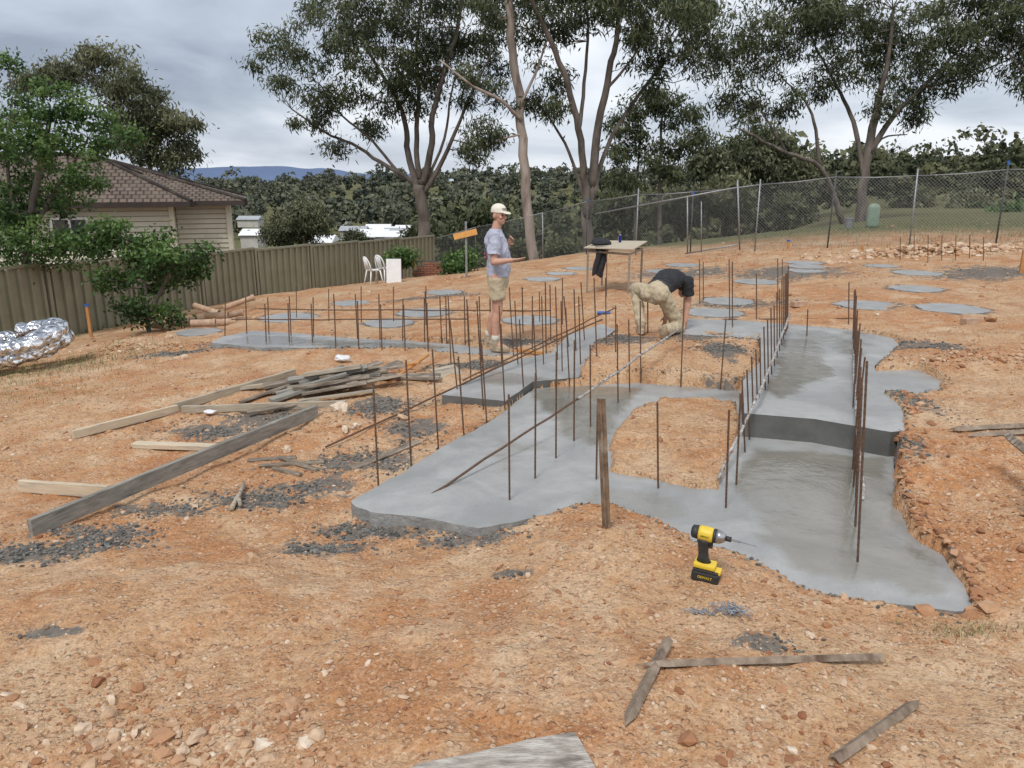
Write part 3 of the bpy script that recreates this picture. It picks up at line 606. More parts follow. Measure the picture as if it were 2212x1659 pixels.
HX,HY=hb.x,hb.y
def hiproof(x0,x1,y0,hw,ze,zr,name='roof'):
    y1=y0+2*hw; x0+=HX;x1+=HX;y0+=HY;y1+=HY
    rx0,rx1=x0+hw,x1-hw
    yc=(y0+y1)/2
    A=[(x0,y0,ze),(x1,y0,ze),(x1,y1,ze),(x0,y1,ze),(rx0,yc,zr),(rx1,yc,zr)]
    bm=bmesh.new(); ul=bm.loops.layers.uv.new('UVMap')
    faces=[((0,1,5,4),(1,0)),((1,2,5),(0,1)),((2,3,4,5),(1,0)),((3,0,4),(0,1))]
    for idx,ax in faces:
        ps=[Vector(A[i])-hb for i in idx]
        f=bm.faces.new([bm.verts.new(p) for p in ps])
        for l in f.loops:
            p=l.vert.co
            u=p.x if ax[0] else p.y; sl=math.hypot(hw,zr-ze)/(zr-ze); l[ul].uv=(u,(p.z+hb.z-ze)*sl)
    me=bpy.data.meshes.new(name); bm.to_mesh(me); bm.free(); me.materials.append(mTile); o=bpy.data.objects.new(name,me); o.location=hb; COL.objects.link(o); setpar(o,house)
    mb=MB()
    for i,j in ((0,4),(1,5),(2,5),(3,4),(4,5)):
        if (Vector(A[i])-Vector(A[j])).length>.1: mb.tube([Vector(A[i])+Vector((0,0,.02)),Vector(A[j])+Vector((0,0,.02))],.06,8)
    mb.obj('ridge_capping',mTile,o)
    mb=MB()
    for p,q in (((x0,y0),(x1,y0)),((x1,y0),(x1,y1)),((x0,y1),(x1,y1)),((x0,y0),(x0,y1))):
        c=Vector(((p[0]+q[0])/2,(p[1]+q[1])/2,ze-.07)); s=(abs(p[0]-q[0])+.1,abs(p[1]-q[1])+.1,.15); mb.box(c,s)
    mb.box(((x0+x1)/2,(y0+y1)/2,ze-.1),(x1-x0-.2,y1-y0-.2,.06)); mb.obj('gutter',mGut,o)
hiproof(-13,0,0,4.4,1.415,2.72); hiproof(-11,-1.6,-1.2,2.95,1.42,2.85)
def boards(x0,x1,y,z0,z1,face='y'):
    mb=MB(); z=z0
    while z<z1-.01:
        zt=min(z+.16,z1); A=.045
        if face=='y': q=[(x0,y-A,z),(x1,y-A,z),(x1,y,zt),(x0,y,zt),(x0,y+.05,z),(x1,y+.05,z),(x1,y+.05,zt),(x0,y+.05,zt)]
        else: q=[(y+A,x0,z),(y+A,x1,z),(y,x1,zt),(y,x0,zt),(y-.05,x0,z),(y-.05,x1,z),(y-.05,x1,zt),(y-.05,x0,zt)]
        q=[(a+HX,b_+HY,c_) for a,b_,c_ in q]
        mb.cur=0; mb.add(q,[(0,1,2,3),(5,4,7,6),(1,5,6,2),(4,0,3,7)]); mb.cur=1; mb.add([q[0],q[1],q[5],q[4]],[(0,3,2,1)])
        if face=='y': g_=[(x0,y-.012,zt-.028),(x1,y-.012,zt-.028),(x1,y-.004,zt),(x0,y-.004,zt)]
        else: g_=[(y+.012,x0,zt-.028),(y+.012,x1,zt-.028),(y+.004,x1,zt),(y+.004,x0,zt)]
        mb.add([(a+HX,b_+HY,c_) for a,b_,c_ in g_],[(0,1,2,3)])  # dark strip painted where the board above would shade
        z+=.16
    return mb.obj('wall',[mBoard,mLipShade],house)
boards(-10.5,-2.25,-.65,-2.2,1.28); boards(-.65,4,-2.25,-2.2,1.28,'x'); boards(-2.2,-.6,.6,-2.2,1.28); boards(.6,8,-.6,-2.2,1.28,'x')
for q in ((-2.25,-.65),(-.6,.6)): MB().box((HX+q[0],HY+q[1],-.45),(.14,.14,3.46)).obj('corner_trim',mBoard,house)
for wx in (-5.1,):
    w=MB().box((HX+wx,HY-.72,.55),(.9,.02,.7)).obj('window',mGlass,house)
    mb=MB()
    for dx in(-.48,0,.48): mb.box((HX+wx+dx,HY-.745,.55),(.06,.06,.84))
    for dz in(-.4,.4): mb.box((HX+wx,HY-.74,.55+dz),(1.02,.05,.07))
    mb.obj('frame',mWhite,w)
house.rotation_euler=(0,0,math.radians(19))
# ---------------------------------------------------------------- steel sheet fence
fp=[Vector(p) for p in ((-11.6,12.2,0),(-10,16.6,0),(-7.75,23,0),(-3.1,31.2,0))]
L_=[0]
for i in range(3): L_.append(L_[-1]+(fp[i+1]-fp[i]).length)
def fpt(s):
    for i in range(3):
        if s<=L_[i+1]+1e-6: return fp[i]+(fp[i+1]-fp[i])*((s-L_[i])/(L_[i+1]-L_[i]))
    return fp[-1]
topz=lambda y: np.interp(y,[12,17,23,31],[.42,.30,.08,-.08])
fe=empty('steel_fence',(-8,22,-1.4)); info(fe,'olive green ribbed steel sheet fence with posts','fence')
NP=9
for i in range(NP):
    a=fpt(L_[-1]*i/NP); b_=fpt(L_[-1]*(i+1)/NP); d=(b_-a); Ln=d.length; d.normalize(); nrm=Vector((d.y,-d.x,0))
    tz=float(topz((a.y+b_.y)/2)); bz=min(float(Hbase(a.x,a.y)[0]),float(Hbase(b_.x,b_.y)[0]))-.1
    mb=MB(); prof=[]; k=int(Ln/.24)
    for j in range(k+1):
        s=j*Ln/k
        for ds,o_ in ((0,0),(.09,0),(.105,.06),(.165,.06),(.18,0)):
            if s+ds<=Ln: prof.append((s+ds,o_))
    v=[]
    for s,o_ in prof:
        p=a+d*s+nrm*o_; v+= [(p.x,p.y,bz),(p.x,p.y,tz-.04)]
    f=[(2*j,2*j+2,2*j+3,2*j+1) for j in range(len(prof)-1)]; mb.add(v,f); mb.obj('panel',mFence,fe)
    mb=MB(); M=Matrix(((d.x,-d.y,0),(d.y,d.x,0),(0,0,1))); mb.box(((a+b_)/2).to_2d().to_3d()+Vector((0,0,tz))+nrm*.03,(Ln-.08,.09,.06),M); mb.obj('rail',mFence,fe)
    mb=MB(); mb.box((a.x+nrm.x*.03,a.y+nrm.y*.03,(tz+bz)/2+.03),(.075,.11,tz-bz+.06),M); mb.obj('post',mFence,fe)
# ---------------------------------------------------------------- wire fence
wp=[(-4.2,34.5),(-1.5,32.2),(1.2,30),(2.6,27.2),(3.9,24.5),(5.3,23.1),(6.8,21.8),(8.5,21),(10.3,20.2),(12.1,19.5),(14.,18.8),(16,18.1)]
we=empty('wire_fence',(5,23,0)); info(we,'galvanised chain link fence on steel posts','fence')
for i,(x,y) in enumerate(wp):
    z=float(Hbase(x,y)[0]); tz=z+1.8+.06*math.sin(i*2.1); h=R(-.1,.12)
    mb=MB(); mb.tube([(x,y,z-.2),(x+R(-.04,.04),y,tz+.08+h)],.021,8); pst=mb.obj('post',mPostD if i%2 else mGalv,we,smooth=True)
    if i in(3,5,9,11): MB().tube([(x,y,tz+.0+h),(x,y,tz+.1+h)],.03,8).obj('cap',mBlue,pst)
    if i:
        a=Vector((px_,py_,pz_)); b_=Vector((x,y,z)); at=pt_; bt=tz
        mb=MB()
        mb.tube([(a.x,a.y,at),((a.x+x)/2,(a.y+y)/2,(at+bt)/2-.03),(x,y,bt)],.015,6); mb.obj('rail',mGalv,we,smooth=True)
        d=b_-a; Ln=d.to_2d().length; k=int(Ln/.085); V=[];Fq=[]; H_=1.78; sh=H_/Ln; w=.0030/Ln
        def fpnt(u,vv): 
            return (a.x+d.x*u,a.y+d.y*u,(a.z+d.z*u)+.03+vv*((at-a.z)*(1-u)+(bt-z)*u-.03))
        for sg in(1,-1):
            for j in range(-k,2*k):
                u0=j/k; u1=u0+sg*sh
                ta=(0-u0)/(u1-u0); tb=(1-u0)/(u1-u0); t0=max(0,min(ta,tb)); t1=min(1,max(ta,tb))
                if t1-t0<.02: continue
                ua=u0+(u1-u0)*t0; ub=u0+(u1-u0)*t1
                o_=len(V); V+=[fpnt(ua-w,t0),fpnt(ua+w,t0),fpnt(ub+w,t1),fpnt(ub-w,t1)]; Fq.append((o_,o_+1,o_+2,o_+3))
        mb=MB(); mb.add(V,Fq); mb.obj('wire_mesh',mWire,we)
    px_,py_,pz_,pt_=x,y,z,tz
def pipe(e,pts,r=.02,mat=None,name='rail'): return MB().tube(pts,r,8).obj(name,mat or mGalv,e,smooth=True)
q=[At(1285,462,24.2),At(1592,405,21.),At(1598,540,21),At(1480,548,22.2)]
e=empty('fence_panel',(q[3].x,q[3].y,q[3].z)); info(e,'loose galvanised temporary fence panel leaning by the fence','fence panel')
pipe(e,[q[0],q[1]],.02); pipe(e,[q[1]+Vector((0,0,.2)),q[2]],.022,name='post'); pipe(e,[q[2]+Vector((0,0,.15)),q[3]],.018); pipe(e,[At(1485,425,22),At(1485,548,22)],.02,name='post'); pipe(e,[At(1515,435,22),At(1515,545,22)],.016,name='post')
# ---------------------------------------------------------------- rebars
ribs=MB(); N=60; rg=[]
for i in range(N+1): 
    rr=.0065*(1.0+.12*(i%2)); rg.append(((0,0,i/N),(rr,0,0),(0,rr,0)))
ribs.loft(rg,8); proto=ribs.obj('reinforcing_bar',mRust,origin=(0,0,0)); barmesh=proto.data; bpy.data.objects.remove(proto)
def bar(px,py,tx,ty,label='rusty vertical reinforcing bar standing in fresh concrete',zb=None):
    b0=G(px,py) if zb is None else Zp(px,py,zb)
    b0.z-=.06
    tp=At(tx,ty,b0.y+R(-.02,.02)); d=tp-b0
    o=bpy.data.objects.new('reinforcing_bar',barmesh); COL.objects.link(o); o.location=b0
    o.rotation_euler=d.to_track_quat('Z','Y').to_euler(); k=1. if b0.y>7 else .98
    if b0.y>9:k=1.15
    o.scale=(k,k,d.length); info(o,label,'reinforcing bar','vertical reinforcing bars in the footings')
for a in ((818,1060,806,825),(889,1015,877,778),(948,977,934,755),(1003,942,990,770),(1052,912,1040,740),(1101,1100,1099,852),(1156,1053,1157,805),(1201,1008,1202,760),(1240,970,1241,735),(1276,938,1275,745),(1288,1055,1291,875),(1336,885,1333,700),(1361,862,1358,690),(1423,1075,1420,868),(1568,1118,1575,885),(1590,1067,1600,850),(1133,865,1122,690),(1160,842,1152,680),(1092,885,1082,700),(1045,885,1030,650),(1018,830,1010,660),(990,855,972,690),(975,800,968,640),(1232,835,1222,665),(1255,800,1250,640),(1205,790,1200,620),(1180,765,1178,610),(1290,770,1283,600),(1310,742,1308,600),(1385,840,1383,650),(1470,850,1478,640),(1555,850,1568,690),(1110,770,1100,620),(1150,760,1150,640),(925,745,918,630),(1005,752,1003,640),(1215,700,1215,600),(1310,640,1311,540),(1512,655,1511,560),(1520,652,1519,565),(1577,700,1575,560),(1583,718,1582,565),(1635,690,1634,590),(1681,650,1680,558),(1690,640,1690,560),(1743,738,1745,668),(1834,700,1834,610),(1230,760,1218,640),(1264,745,1255,610),(1130,720,1128,620),(1060,740,1058,625),(1330,760,1330,660),(1853,1238,1873,780),(1848,1160,1862,832),(1850,1095,1858,800),(1166,700,1165,630),(1400,720,1399,620),(1175,800,1170,640),(1215,815,1212,650),(1120,800,1112,650),(1085,800,1078,660),(1040,780,1035,640),(1245,770,1240,625),(1190,735,1188,615),(955,752,950,640)): bar(*a)
for i in range(17):
    t=i/16; k=(1-t)**1.7
    bar(1702-90*k,720+275*k,1703-100*k,577+245*k+R(-8,8))
for i in range(15):
    t=i/14; k=(1-t)**1.7
    bar(1846+ -3*k+R(-3,3),742+330*k,1846+22*k+R(-6,6),625+190*k)
for i in range(12): bar(485+i*48,729+i*2.2,483+i*48+R(-4,4),632+i*1.5+R(-8,8))
for i in range(8): bar(575+i*50,748+i*1.6,572+i*50,652+R(-6,8))
for i in range(5): bar(640+i*70,690+i*3,640+i*70,622+R(-4,4))
for i in range(7): bar(1945+i*30,560+R(-4,8),1945+i*30,510+R(-5,5))
def rod(a,b_,r,mat,label):
    n_=10; pts=[a+(b_-a)*(i/n_)+Vector((R(-1,1),R(-1,1),R(-1,1)))*.006 for i in range(n_+1)]
    o=MB().tube(pts,r,8).obj('reinforcing_bar',mat,smooth=True); info(o,label,'reinforcing bar','long horizontal reinforcing bars')
g=G(873,1113)
rod(g+Vector((0,0,.02)),At(1250,860,6.3),.009,mRust,'long rusty reinforcing bar sloping across the footing'); rod(At(1248,861,6.28),At(1465,712,8.6),.011,mBarG,'cement splashed reinforcing bar tied above footing')
rod(G(705,970)+Vector((0,0,.02)),At(1300,690,9.6),.009,mRust,'long rusty reinforcing bar sloping across the footing')
rod(At(1000,820,7.4),At(1330,665,10.4),.008,mRust,'thin rusty reinforcing bar tied to uprights')
rod(G(1550,1042)+Vector((0,0,.03)),At(1640,850,6.2),.011,mBarG,'cement splashed reinforcing bar tied above footing'); rod(At(1638,855,6.15),At(1706,680,9.4),.012,mBarG,'cement splashed reinforcing bar tied above footing')
rod(At(1866,1080,4.2),At(1852,930,5.3),.012,mBarG,'cement splashed bar tied to row of uprights'); rod(At(1853,935,5.25),At(1843,760,8.),.013,mBarG,'cement splashed bar tied to row of uprights')
rod(At(560,668,10.4),At(1190,672,10.),.008,mRust,'thin rusty reinforcing bar tied to uprights'); rod(At(500,690,10.4),At(1010,690,9.7),.008,mRust,'thin rusty reinforcing bar tied to uprights')
rod(G(1640,690),G(1850,688),.012,mRust,'rusty bar lying on clay beyond footing'); rod(G(1560,690),G(1760,697),.012,mRust,'rusty bar lying on clay beyond footing')
# ---------------------------------------------------------------- timber and steel bits
def rest(a,b_,f=.6):
    q=np.linspace(0,1,25); X_=a.x+(b_.x-a.x)*q; Y_=a.y+(b_.y-a.y)*q; dz=Hfull(X_,Y_)-(a.z+(b_.z-a.z)*q)
    k=max(0,float(np.percentile(dz,88))); v=Vector((0,0,k)); return a+v,b_+v
def plank(a,b_,w,th,mat,label,lift=0,name='timber_plank',edge=False,cat='plank',group=None,roll=0):
    d=(b_-a); L=d.length; d=d.normalized(); s=Vector((0,0,1)).cross(d).normalized(); u=d.cross(s)
    if roll: q=Matrix.Rotation(roll,3,d); s=q@s; u=q@u
    W_,H_=(th,w) if edge else (w,th)
    mb=MB(); k=6; vs=[];fs=[]
    for i in range(k+1):
        c=a+d*L*i/k+u*(H_/2+lift)+s*R(-1,1)*.003
        for x,y in((-1,-1),(1,-1),(1,1),(-1,1)): vs.append(c+s*x*W_/2+u*y*H_/2)
    for i in range(k):
        for j in range(4): fs.append((4*i+j,4*i+(j+1)%4,4*i+4+(j+1)%4,4*i+4+j))
    fs+=[(3,2,1,0),(4*k,4*k+1,4*k+2,4*k+3)]
    c0=(a+b_)/2
    M=Matrix((d,s,u))
    mb.add([M@(v-c0) for v in vs],fs); me_o=mb.obj(name,mat,bevel=.003,origin=(0,0,0)); me_o.location=c0; me_o.rotation_euler=M.transposed().to_euler()
    info(me_o,label,cat,group); return me_o
def gp(x,y,dz=0): 
    g=G(x,y); g.z+=dz; return g
plank(gp(68,1160),gp(684,900),.115,.04,mWoodG,'long mud grey formwork plank standing on edge',edge=True)
plank(gp(46,1062),gp(238,1075),.09,.035,mWoodP,'short pale timber board on clay',edge=True)
plank(gp(290,965),gp(492,972),.09,.04,mWoodP,'short pale timber board on clay',.0)
plank(gp(158,948),gp(385,890),.075,.035,mWoodP,'long pale timber batten on clay',edge=True); plank(gp(378,888),gp(638,812),.08,.04,mWood,'long weathered timber batten on clay',edge=True)
plank(gp(395,892),gp(748,880),.07,.035,mWood,'weathered timber batten lying on clay',edge=True)
pc=G(730,852)
for i in range(30):
    an=R(-.1,.42)+(R(.5,1.0) if i%6==0 else 0); l=R(.4,.75); x=pc.x+rng.normal(.0,.36); y=pc.y+rng.normal(.2,.24)
    h0=max(0,1-math.hypot(x-pc.x,y-pc.y)/.9)*R(0,.2)+.01
    A_=Vector((x-l*.6*math.cos(an),y-l*.6*math.sin(an),0)); B_=Vector((x+l*.6*math.cos(an),y+l*.6*math.sin(an),0))
    A_.z=float(Hfull(A_.x,A_.y)[0])+h0*R(.3,1); B_.z=float(Hfull(B_.x,B_.y)[0])+h0+R(0,.03)
    plank(A_,B_,R(.05,.12),R(.02,.038),random.choice([mWoodD,mWoodD,mWood,mWoodG,mWoodD]),'weathered timber offcut in tangled waste pile',name='timber_offcut',cat='timber offcut',group='offcuts in the waste pile',roll=R(-.3,.3))
mOrT=pm('orange_timber',(.45,.18,.05),(.55,.26,.08),9,.7,.2)
plank(gp(840,838,.05),gp(925,790,.12),.035,.02,mOrT,'orange painted timber stick on waste pile',name='timber_offcut',cat='timber offcut')
plank(gp(840,812,.08),gp(905,804,.1),.04,.02,mOrT,'orange painted timber stick on waste pile',name='timber_offcut',cat='timber offcut')
plank(gp(940,815),gp(992,802),.22,.03,mWood,'short weathered board by the bars',name='timber_offcut',cat='timber offcut',roll=.4)
for a in ((535,997,640,990),(560,1010,700,1000),(600,990,685,1018),(760,1015,905,955),(590,1015,650,1030)):
    A_,B_=rest(gp(a[0],a[1],.0),gp(a[2],a[3],.0)); plank(A_,B_,R(.035,.055),.02,mWoodD,'thin rough timber stick on clay',name='timber_offcut',cat='timber offcut',roll=R(-.3,.3))
for a in ((500,1105,528,1050),(505,1082,520,1100)):
    o=MB().tube([gp(a[0],a[1],.02),gp((a[0]+a[2])/2+5,(a[1]+a[3])/2,.04),gp(a[2],a[3],.03)],[.018,.016,.011],8).obj('wood_stick',mWood,smooth=True); info(o,'broken tree stick on clay','stick')
mPaper=pm('crumpled_paper',(.65,.65,.68),(.75,.75,.78),20,.7,.6,.01)
for a,s in (((738,782),.1),((455,898),.06),((730,880),.07)):
    g=G(*a); vs,fs=ico(2); mb=MB(); mb.add([g+Vector((v.x*s*(1+R(-.3,.3)),v.y*s*.7*(1+R(-.3,.3)),s*.3+v.z*s*.35*(1+R(-.4,.4))+.02)) for v in vs],fs); info(mb.obj('paper_scrap',mPaper),'crumpled white scrap on the ground','paper scrap','crumpled scraps')
zt=float(Hfull(0.,2.05).max())+.05
mOld=pm('peeling_board',(.30,.26,.22),(.58,.54,.48),6,.85,.9,.01,stretch=(2,9,1),c3=(.2,.165,.14))
q=[Zp(840,1690,zt),Zp(905,1648,zt),Zp(1010,1628,zt),Zp(1150,1594,zt),Zp(1240,1580,zt),Zp(1250,1592,zt),Zp(1292,1665,zt),Zp(1310,1700,zt)]
mb=MB(); k=len(q); lo=[v-Vector((0,0,.045)) for v in q]; mb.add(q+lo,[tuple(range(k-1,-1,-1))]+[(i,(i+1)%k,(i+1)%k+k,i+k) for i in range(k)]+[tuple(range(k,2*k))])
info(mb.obj('weathered_board',mOld,bevel=.003),'peeling weathered whitish board lying on clay','board')
def angle(a,b_,w,label,lift=.004,point=True,mat=None):
    a,b_=rest(a,b_)
    d=(b_-a); L=d.length; d.normalize(); s=Vector((0,0,1)).cross(d).normalized(); u=d.cross(s); vs=[];fs=[]
    T=.004
    for t,k in ((0,.05 if point else 1),(.1,1),(1,1)):
        c=a+d*L*t+u*lift
        pr=[(-w*k,0),(0,w*.85*k),(w*k,0),(w*k-T,-.0),(0,w*.85*k-T*1.6),(-w*k+T,0)]
        for x,y in pr: vs.append(c+s*x+u*y)
    for r in range(2):
        for j in range(6): fs.append((r*6+j,r*6+(j+1)%6,r*6+6+(j+1)%6,r*6+6+j))
    fs+=[(5,4,3,2,1,0),(12,13,14,15,16,17)]
    o=MB().add(vs,fs).obj('steel_picket',mat or mPick); info(o,label,'steel picket','rusty steel angle pickets')
lbl='rusty steel angle picket lying on clay'
angle(gp(1375,1452,.01),gp(1902,1434,.01),.022,lbl); angle(gp(1350,1580,.01),gp(1442,1402,.03),.022,lbl,lift=.008); angle(gp(1985,1520,.01),gp(1800,1652,.01),.022,lbl)
angle(gp(2048,932,.01),gp(2260,925,.02),.03,lbl); angle(gp(2090,946,.01),gp(2260,938,.02),.03,lbl)
mb=MB(); mb.tube([At(2178,942,4.6),At(2260,1010,4.2)],.03,4); info(mb.obj('timber_plank',mWoodD),'short dark timber propped at the ground edge','plank')
mb=MB(); g=gp(2212,1120); mb.box(g+Vector((.02,0,.25)),(.03,.03,.55)); info(mb.obj('timber_stake',mPostD),'dark stake standing in clay','stake')
g=G(1312,1142); tp=At(1298,862,g.y+.03)
mb=MB()
for an in (.3,2.4,4.5):
    u=Vector((math.cos(an),math.sin(an),0))*.026; v=Vector((-math.sin(an),math.cos(an),0))*.004
    b0=g-Vector((0,0,.08)); mb.add([b0-v,b0+v,b0+u+v,b0+u-v,tp-v,tp+v,tp+u+v,tp+u-v],[(0,1,2,3),(7,6,5,4),(0,4,5,1),(1,5,6,2),(2,6,7,3),(3,7,4,0)])
info(mb.obj('star_picket',mRustD),'brown weathered picket stake driven beside footing','stake')
def stake(px,py,ty,w=.04,mat=None,lab='short timber survey peg in the clay',blue=False):
    g=G(px,py); tp=At(px,ty,g.y); h=tp.z-g.z; mb=MB(); mb.box((g.x,g.y,g.z+h/2-.05),(w,w*.7,h+.1)); o=mb.obj('timber_stake',mat or mWood,bevel=.004); info(o,lab,'stake')
    if blue: MB().box((g.x,g.y,g.z+h+.005),(w*1.15,w*.85,.05)).obj('painted_top',mBlue,o)
mOr=pm('orange_peg',(.42,.19,.06),(.5,.25,.09),9,.8,.2)
stake(197,728,660,.06,mOr,blue=True); stake(312,690,638,.07,mWood,blue=True); stake(898,598,560,.06,mOr); stake(1862,543,530,.06,mOr); stake(1702,538,520,.07,mOr,blue=True); stake(2205,590,540,.06,mOr)
g=G(1008,600); tp=At(1006,478,g.y); e=empty('profile_post',g); info(e,'steel post carrying a tilted orange timber crosspiece','post')
MB().box((g.x,g.y,(g.z+tp.z)/2),(.06,.06,tp.z-g.z)).obj('post',mGalv,e)
a=At(980,512,g.y-.06); b_=At(1030,500,g.y-.06); d=(b_-a).normalized(); s=Vector((0,-1,0)); u=d.cross(s); M=Matrix((d,s,u)).transposed()
MB().box((a+b_)/2,((b_-a).length,.05,.17),M).obj('crosspiece',pm('orange_board',(.62,.3,.08),(.7,.38,.12),9,.7,.2),e)
# terracotta pipes
mTer=pm('clay_pipe',(.36,.23,.15),(.47,.32,.22),9,.8,.4,.004,c3=(.52,.43,.33))
def cpipe(a,b_,r=.065):
    d=(b_-a).normalized(); mb=MB(); u,v=frame(d); n_=16; vs=[];fs=[]
    for t,rr in ((0,r),(1,r),(1,r*.8),(0,r*.8)):
        for i in range(n_): vs.append(a+(b_-a)*t+(u*math.cos(6.283*i/n_)+v*math.sin(6.283*i/n_))*rr)
    for k in range(4):
        for i in range(n_): fs.append((k*n_+i,k*n_+(i+1)%n_,((k+1)%4)*n_+(i+1)%n_,((k+1)%4)*n_+i))
    mb.add(vs,fs); mb.tube([a+(b_-a)*.9,b_-(b_-a)*.001],r*1.18,16,cap=False)
    info(mb.obj('clay_pipe',mTer,smooth=False),'old terracotta drain pipe in a loose heap','clay pipe','terracotta pipes on the ground')
def cp2(px,py,ang,ln,lf=0,tilt=0):
    c=gp(px,py,.07+lf); d=Vector((math.cos(ang),math.sin(ang),tilt)).normalized()*ln/2; cpipe(c-d,c+d)
for a in ((325,704,.3,.42),(345,700,.25,.42,.12),(385,703,.15,.42),(375,694,.9,.42),(408,705,.1,.42),(440,706,.2,.42),(448,686,-.4,.7,.12,-.2),(470,699,.1,.45,.1),(500,690,.5,.5,.03,.15),(518,672,.5,.75,.14,.3),(425,697,.7,.42),(350,711,-.2,.4),(480,704,.3,.5)): cp2(*a)
# foil duct: ribbed silver tube coiled on the ground
mFoil,t,b=nt('silver_foil'); co=nd(t,'ShaderNodeTexCoord').outputs['Object']
b.inputs['Metallic'].default_value=.97; b.inputs['Roughness'].default_value=.2
nf=noi(t,co,7,4,.6,1.2); t.links.new(mixc(t,rng_(t,nf,.4,.55),(.50,.51,.54),(.86,.87,.89)),b.inputs['Base Color'])  # darker crevices of the crinkled foil painted into its colour
vf=nd(t,'ShaderNodeTexVoronoi',feature='DISTANCE_TO_EDGE'); vf.inputs['Scale'].default_value=9; t.links.new(co,vf.inputs['Vector'])
t.links.new(bump(t,vf.outputs['Distance'],.8,.08,bump(t,nf,.5,.05)),b.inputs['Normal'])
c0=G(30,808); V=[];Fq=[]; nu,nv=420,40
for i in range(nu):
    s=i/(nu-1); th=s*2*math.pi*2.1+1.2; Rr=.50-.05*s+.05*math.sin(s*17); cen=Vector((c0.x-.30+Rr*1.15*math.cos(th),c0.y+.5+Rr*math.sin(th),c0.z+.15+.30*s+.06*math.sin(th*2+1)))
    rb=.16*(1+.10*math.sin(i*.5)+.25*float(fbm(s*22,3.3,2,9)))
    for j in range(nv):
        ph=2*math.pi*j/nv; r=rb*(1+.16*float(fbm(i*.22,4+j*.25 if j<nv/2 else 4+(nv-j)*.25,2,2)))
        rad=Vector((math.cos(th),math.sin(th),0)); V.append(cen+rad*math.cos(ph)*r+Vector((0,0,1))*math.sin(ph)*r*.72)
for i in range(nu-1):
    for j in range(nv): Fq.append((i*nv+j,i*nv+(j+1)%nv,(i+1)*nv+(j+1)%nv,(i+1)*nv+j))
mb=MB(); mb.add(V,Fq+[tuple(range(nv)),tuple((nu-1)*nv+j for j in range(nv-1,-1,-1))]); info(mb.obj('foil_duct',mFoil,smooth=True),'crumpled coil of silver foil insulated duct','duct')
# chairs
def chair(x,y,yaw):
    g=Vector((x,y,float(Hfull(x,y)[0]))); e=empty('metal_chair',g); info(e,'white metal cafe chair with slatted back','chair','white metal chairs'); Mz=Matrix.Rotation(yaw,3,'Z')
    T=lambda p: g+Mz@Vector(p)
    mb=MB(); mb.loft([(T((0,0,.44)),Mz@Vector((.19,0,0)),Mz@Vector((0,.19,0))),(T((0,0,.465)),Mz@Vector((.2,0,0)),Mz@Vector((0,.2,0)))],16); mb.obj('seat',mWhite,e)
    for sx in(-1,1):
        for sy in(-1,1): MB().tube([T((sx*.15,sy*.15,.45)),T((sx*.22,sy*.23,0))],[.024,.018],6).obj('leg',mWhite,e,smooth=True)
    mb=MB(); arc=[T((.19*math.cos(a),.17+.12*math.sin(a),.45+.42*math.sin(a)**.6)) for a in np.linspace(0,math.pi,16)]
    mb.tube(arc,.022,6)
    for q in(-.07,0,.07): mb.tube([T((q,.17,.46)),T((q,.29,.86))],.022,6)
    mb.obj('backrest',mWhite,e,smooth=True)
a=G(835,611); chair(a.x-.42,a.y+.15,2.2); chair(a.x-.12,a.y+.45,2.5)
mb=MB(); mb.box((a.x+.24,a.y,a.z+.37),(.46,.03,.74),Matrix.Rotation(-.12,3,'X')); info(mb.obj('white_board',mWhite,bevel=.004),'white panel leaning beside the chairs','board')
mBr,t,b=nt('brick_stack'); co=nd(t,'ShaderNodeTexCoord').outputs['Object']; br=nd(t,'ShaderNodeTexBrick'); mp=nd(t,'ShaderNodeMapping'); mp.inputs['Rotation'].default_value=(1.5708,0,0); t.links.new(co,mp.inputs[0]); t.links.new(mp.outputs[0],br.inputs['Vector'])
br.inputs['Scale'].default_value=1; br.inputs['Brick Width'].default_value=.23; br.inputs['Row Height'].default_value=.08; br.inputs['Mortar Size'].default_value=.008
br.inputs['Color1'].default_value=(.2,.08,.05,1); br.inputs['Color2'].default_value=(.3,.13,.08,1); br.inputs['Mortar'].default_value=(.03,.02,.02,1); t.links.new(br.outputs[0],b.inputs['Base Color'])
g=G(922,596); mb=MB()
for k,(w,h0) in enumerate(((1.0,.0),(.85,.16),(.6,.32))): mb.box((g.x+.1*k,g.y+.2,g.z+h0+.08),(w,.45,.155))
info(mb.obj('brick_stack',mBr,bevel=.006),'small stack of red brown bricks by shrubs','bricks')
for a in ((1725,662),(2095,700)):
    g=G(*a); mb=MB(); mb.box((g.x,g.y,g.z+.04),(.23,.11,.076),Matrix.Rotation(.3,3,'Z')); info(mb.obj('brick',mTer,bevel=.004),'single red brick on clay','brick')
c=At(1881,512,26); c.z=float(Hbase(c.x,c.y)[0])
mTank=pm('green_tank',(.16,.23,.17),(.2,.27,.2),5,.5,.05); mb=MB(); rg=[((c.x,c.y,c.z+z),(r,0,0),(0,r*.6,0)) for z,r in ((0,.2),(.1,.205),(.62,.205),(.72,.18),(.78,.1),(.79,.02))]; mb.loft(rg,20); o=mb.obj('utility_pillar',mTank,smooth=True); info(o,'rounded green utility pillar beyond the fence','utility box')
c=At(1830,520,26.5); c.z=float(Hbase(c.x,c.y)[0]); mb=MB(); mb.tube([(c.x,c.y,c.z),(c.x,c.y,c.z+.32)],[.13,.15],14); mb.tube([(c.x,c.y,c.z+.31),(c.x,c.y,c.z+.34)],.165,14); info(mb.obj('metal_drum',mGalv),'small grey metal drum beyond the fence','drum')
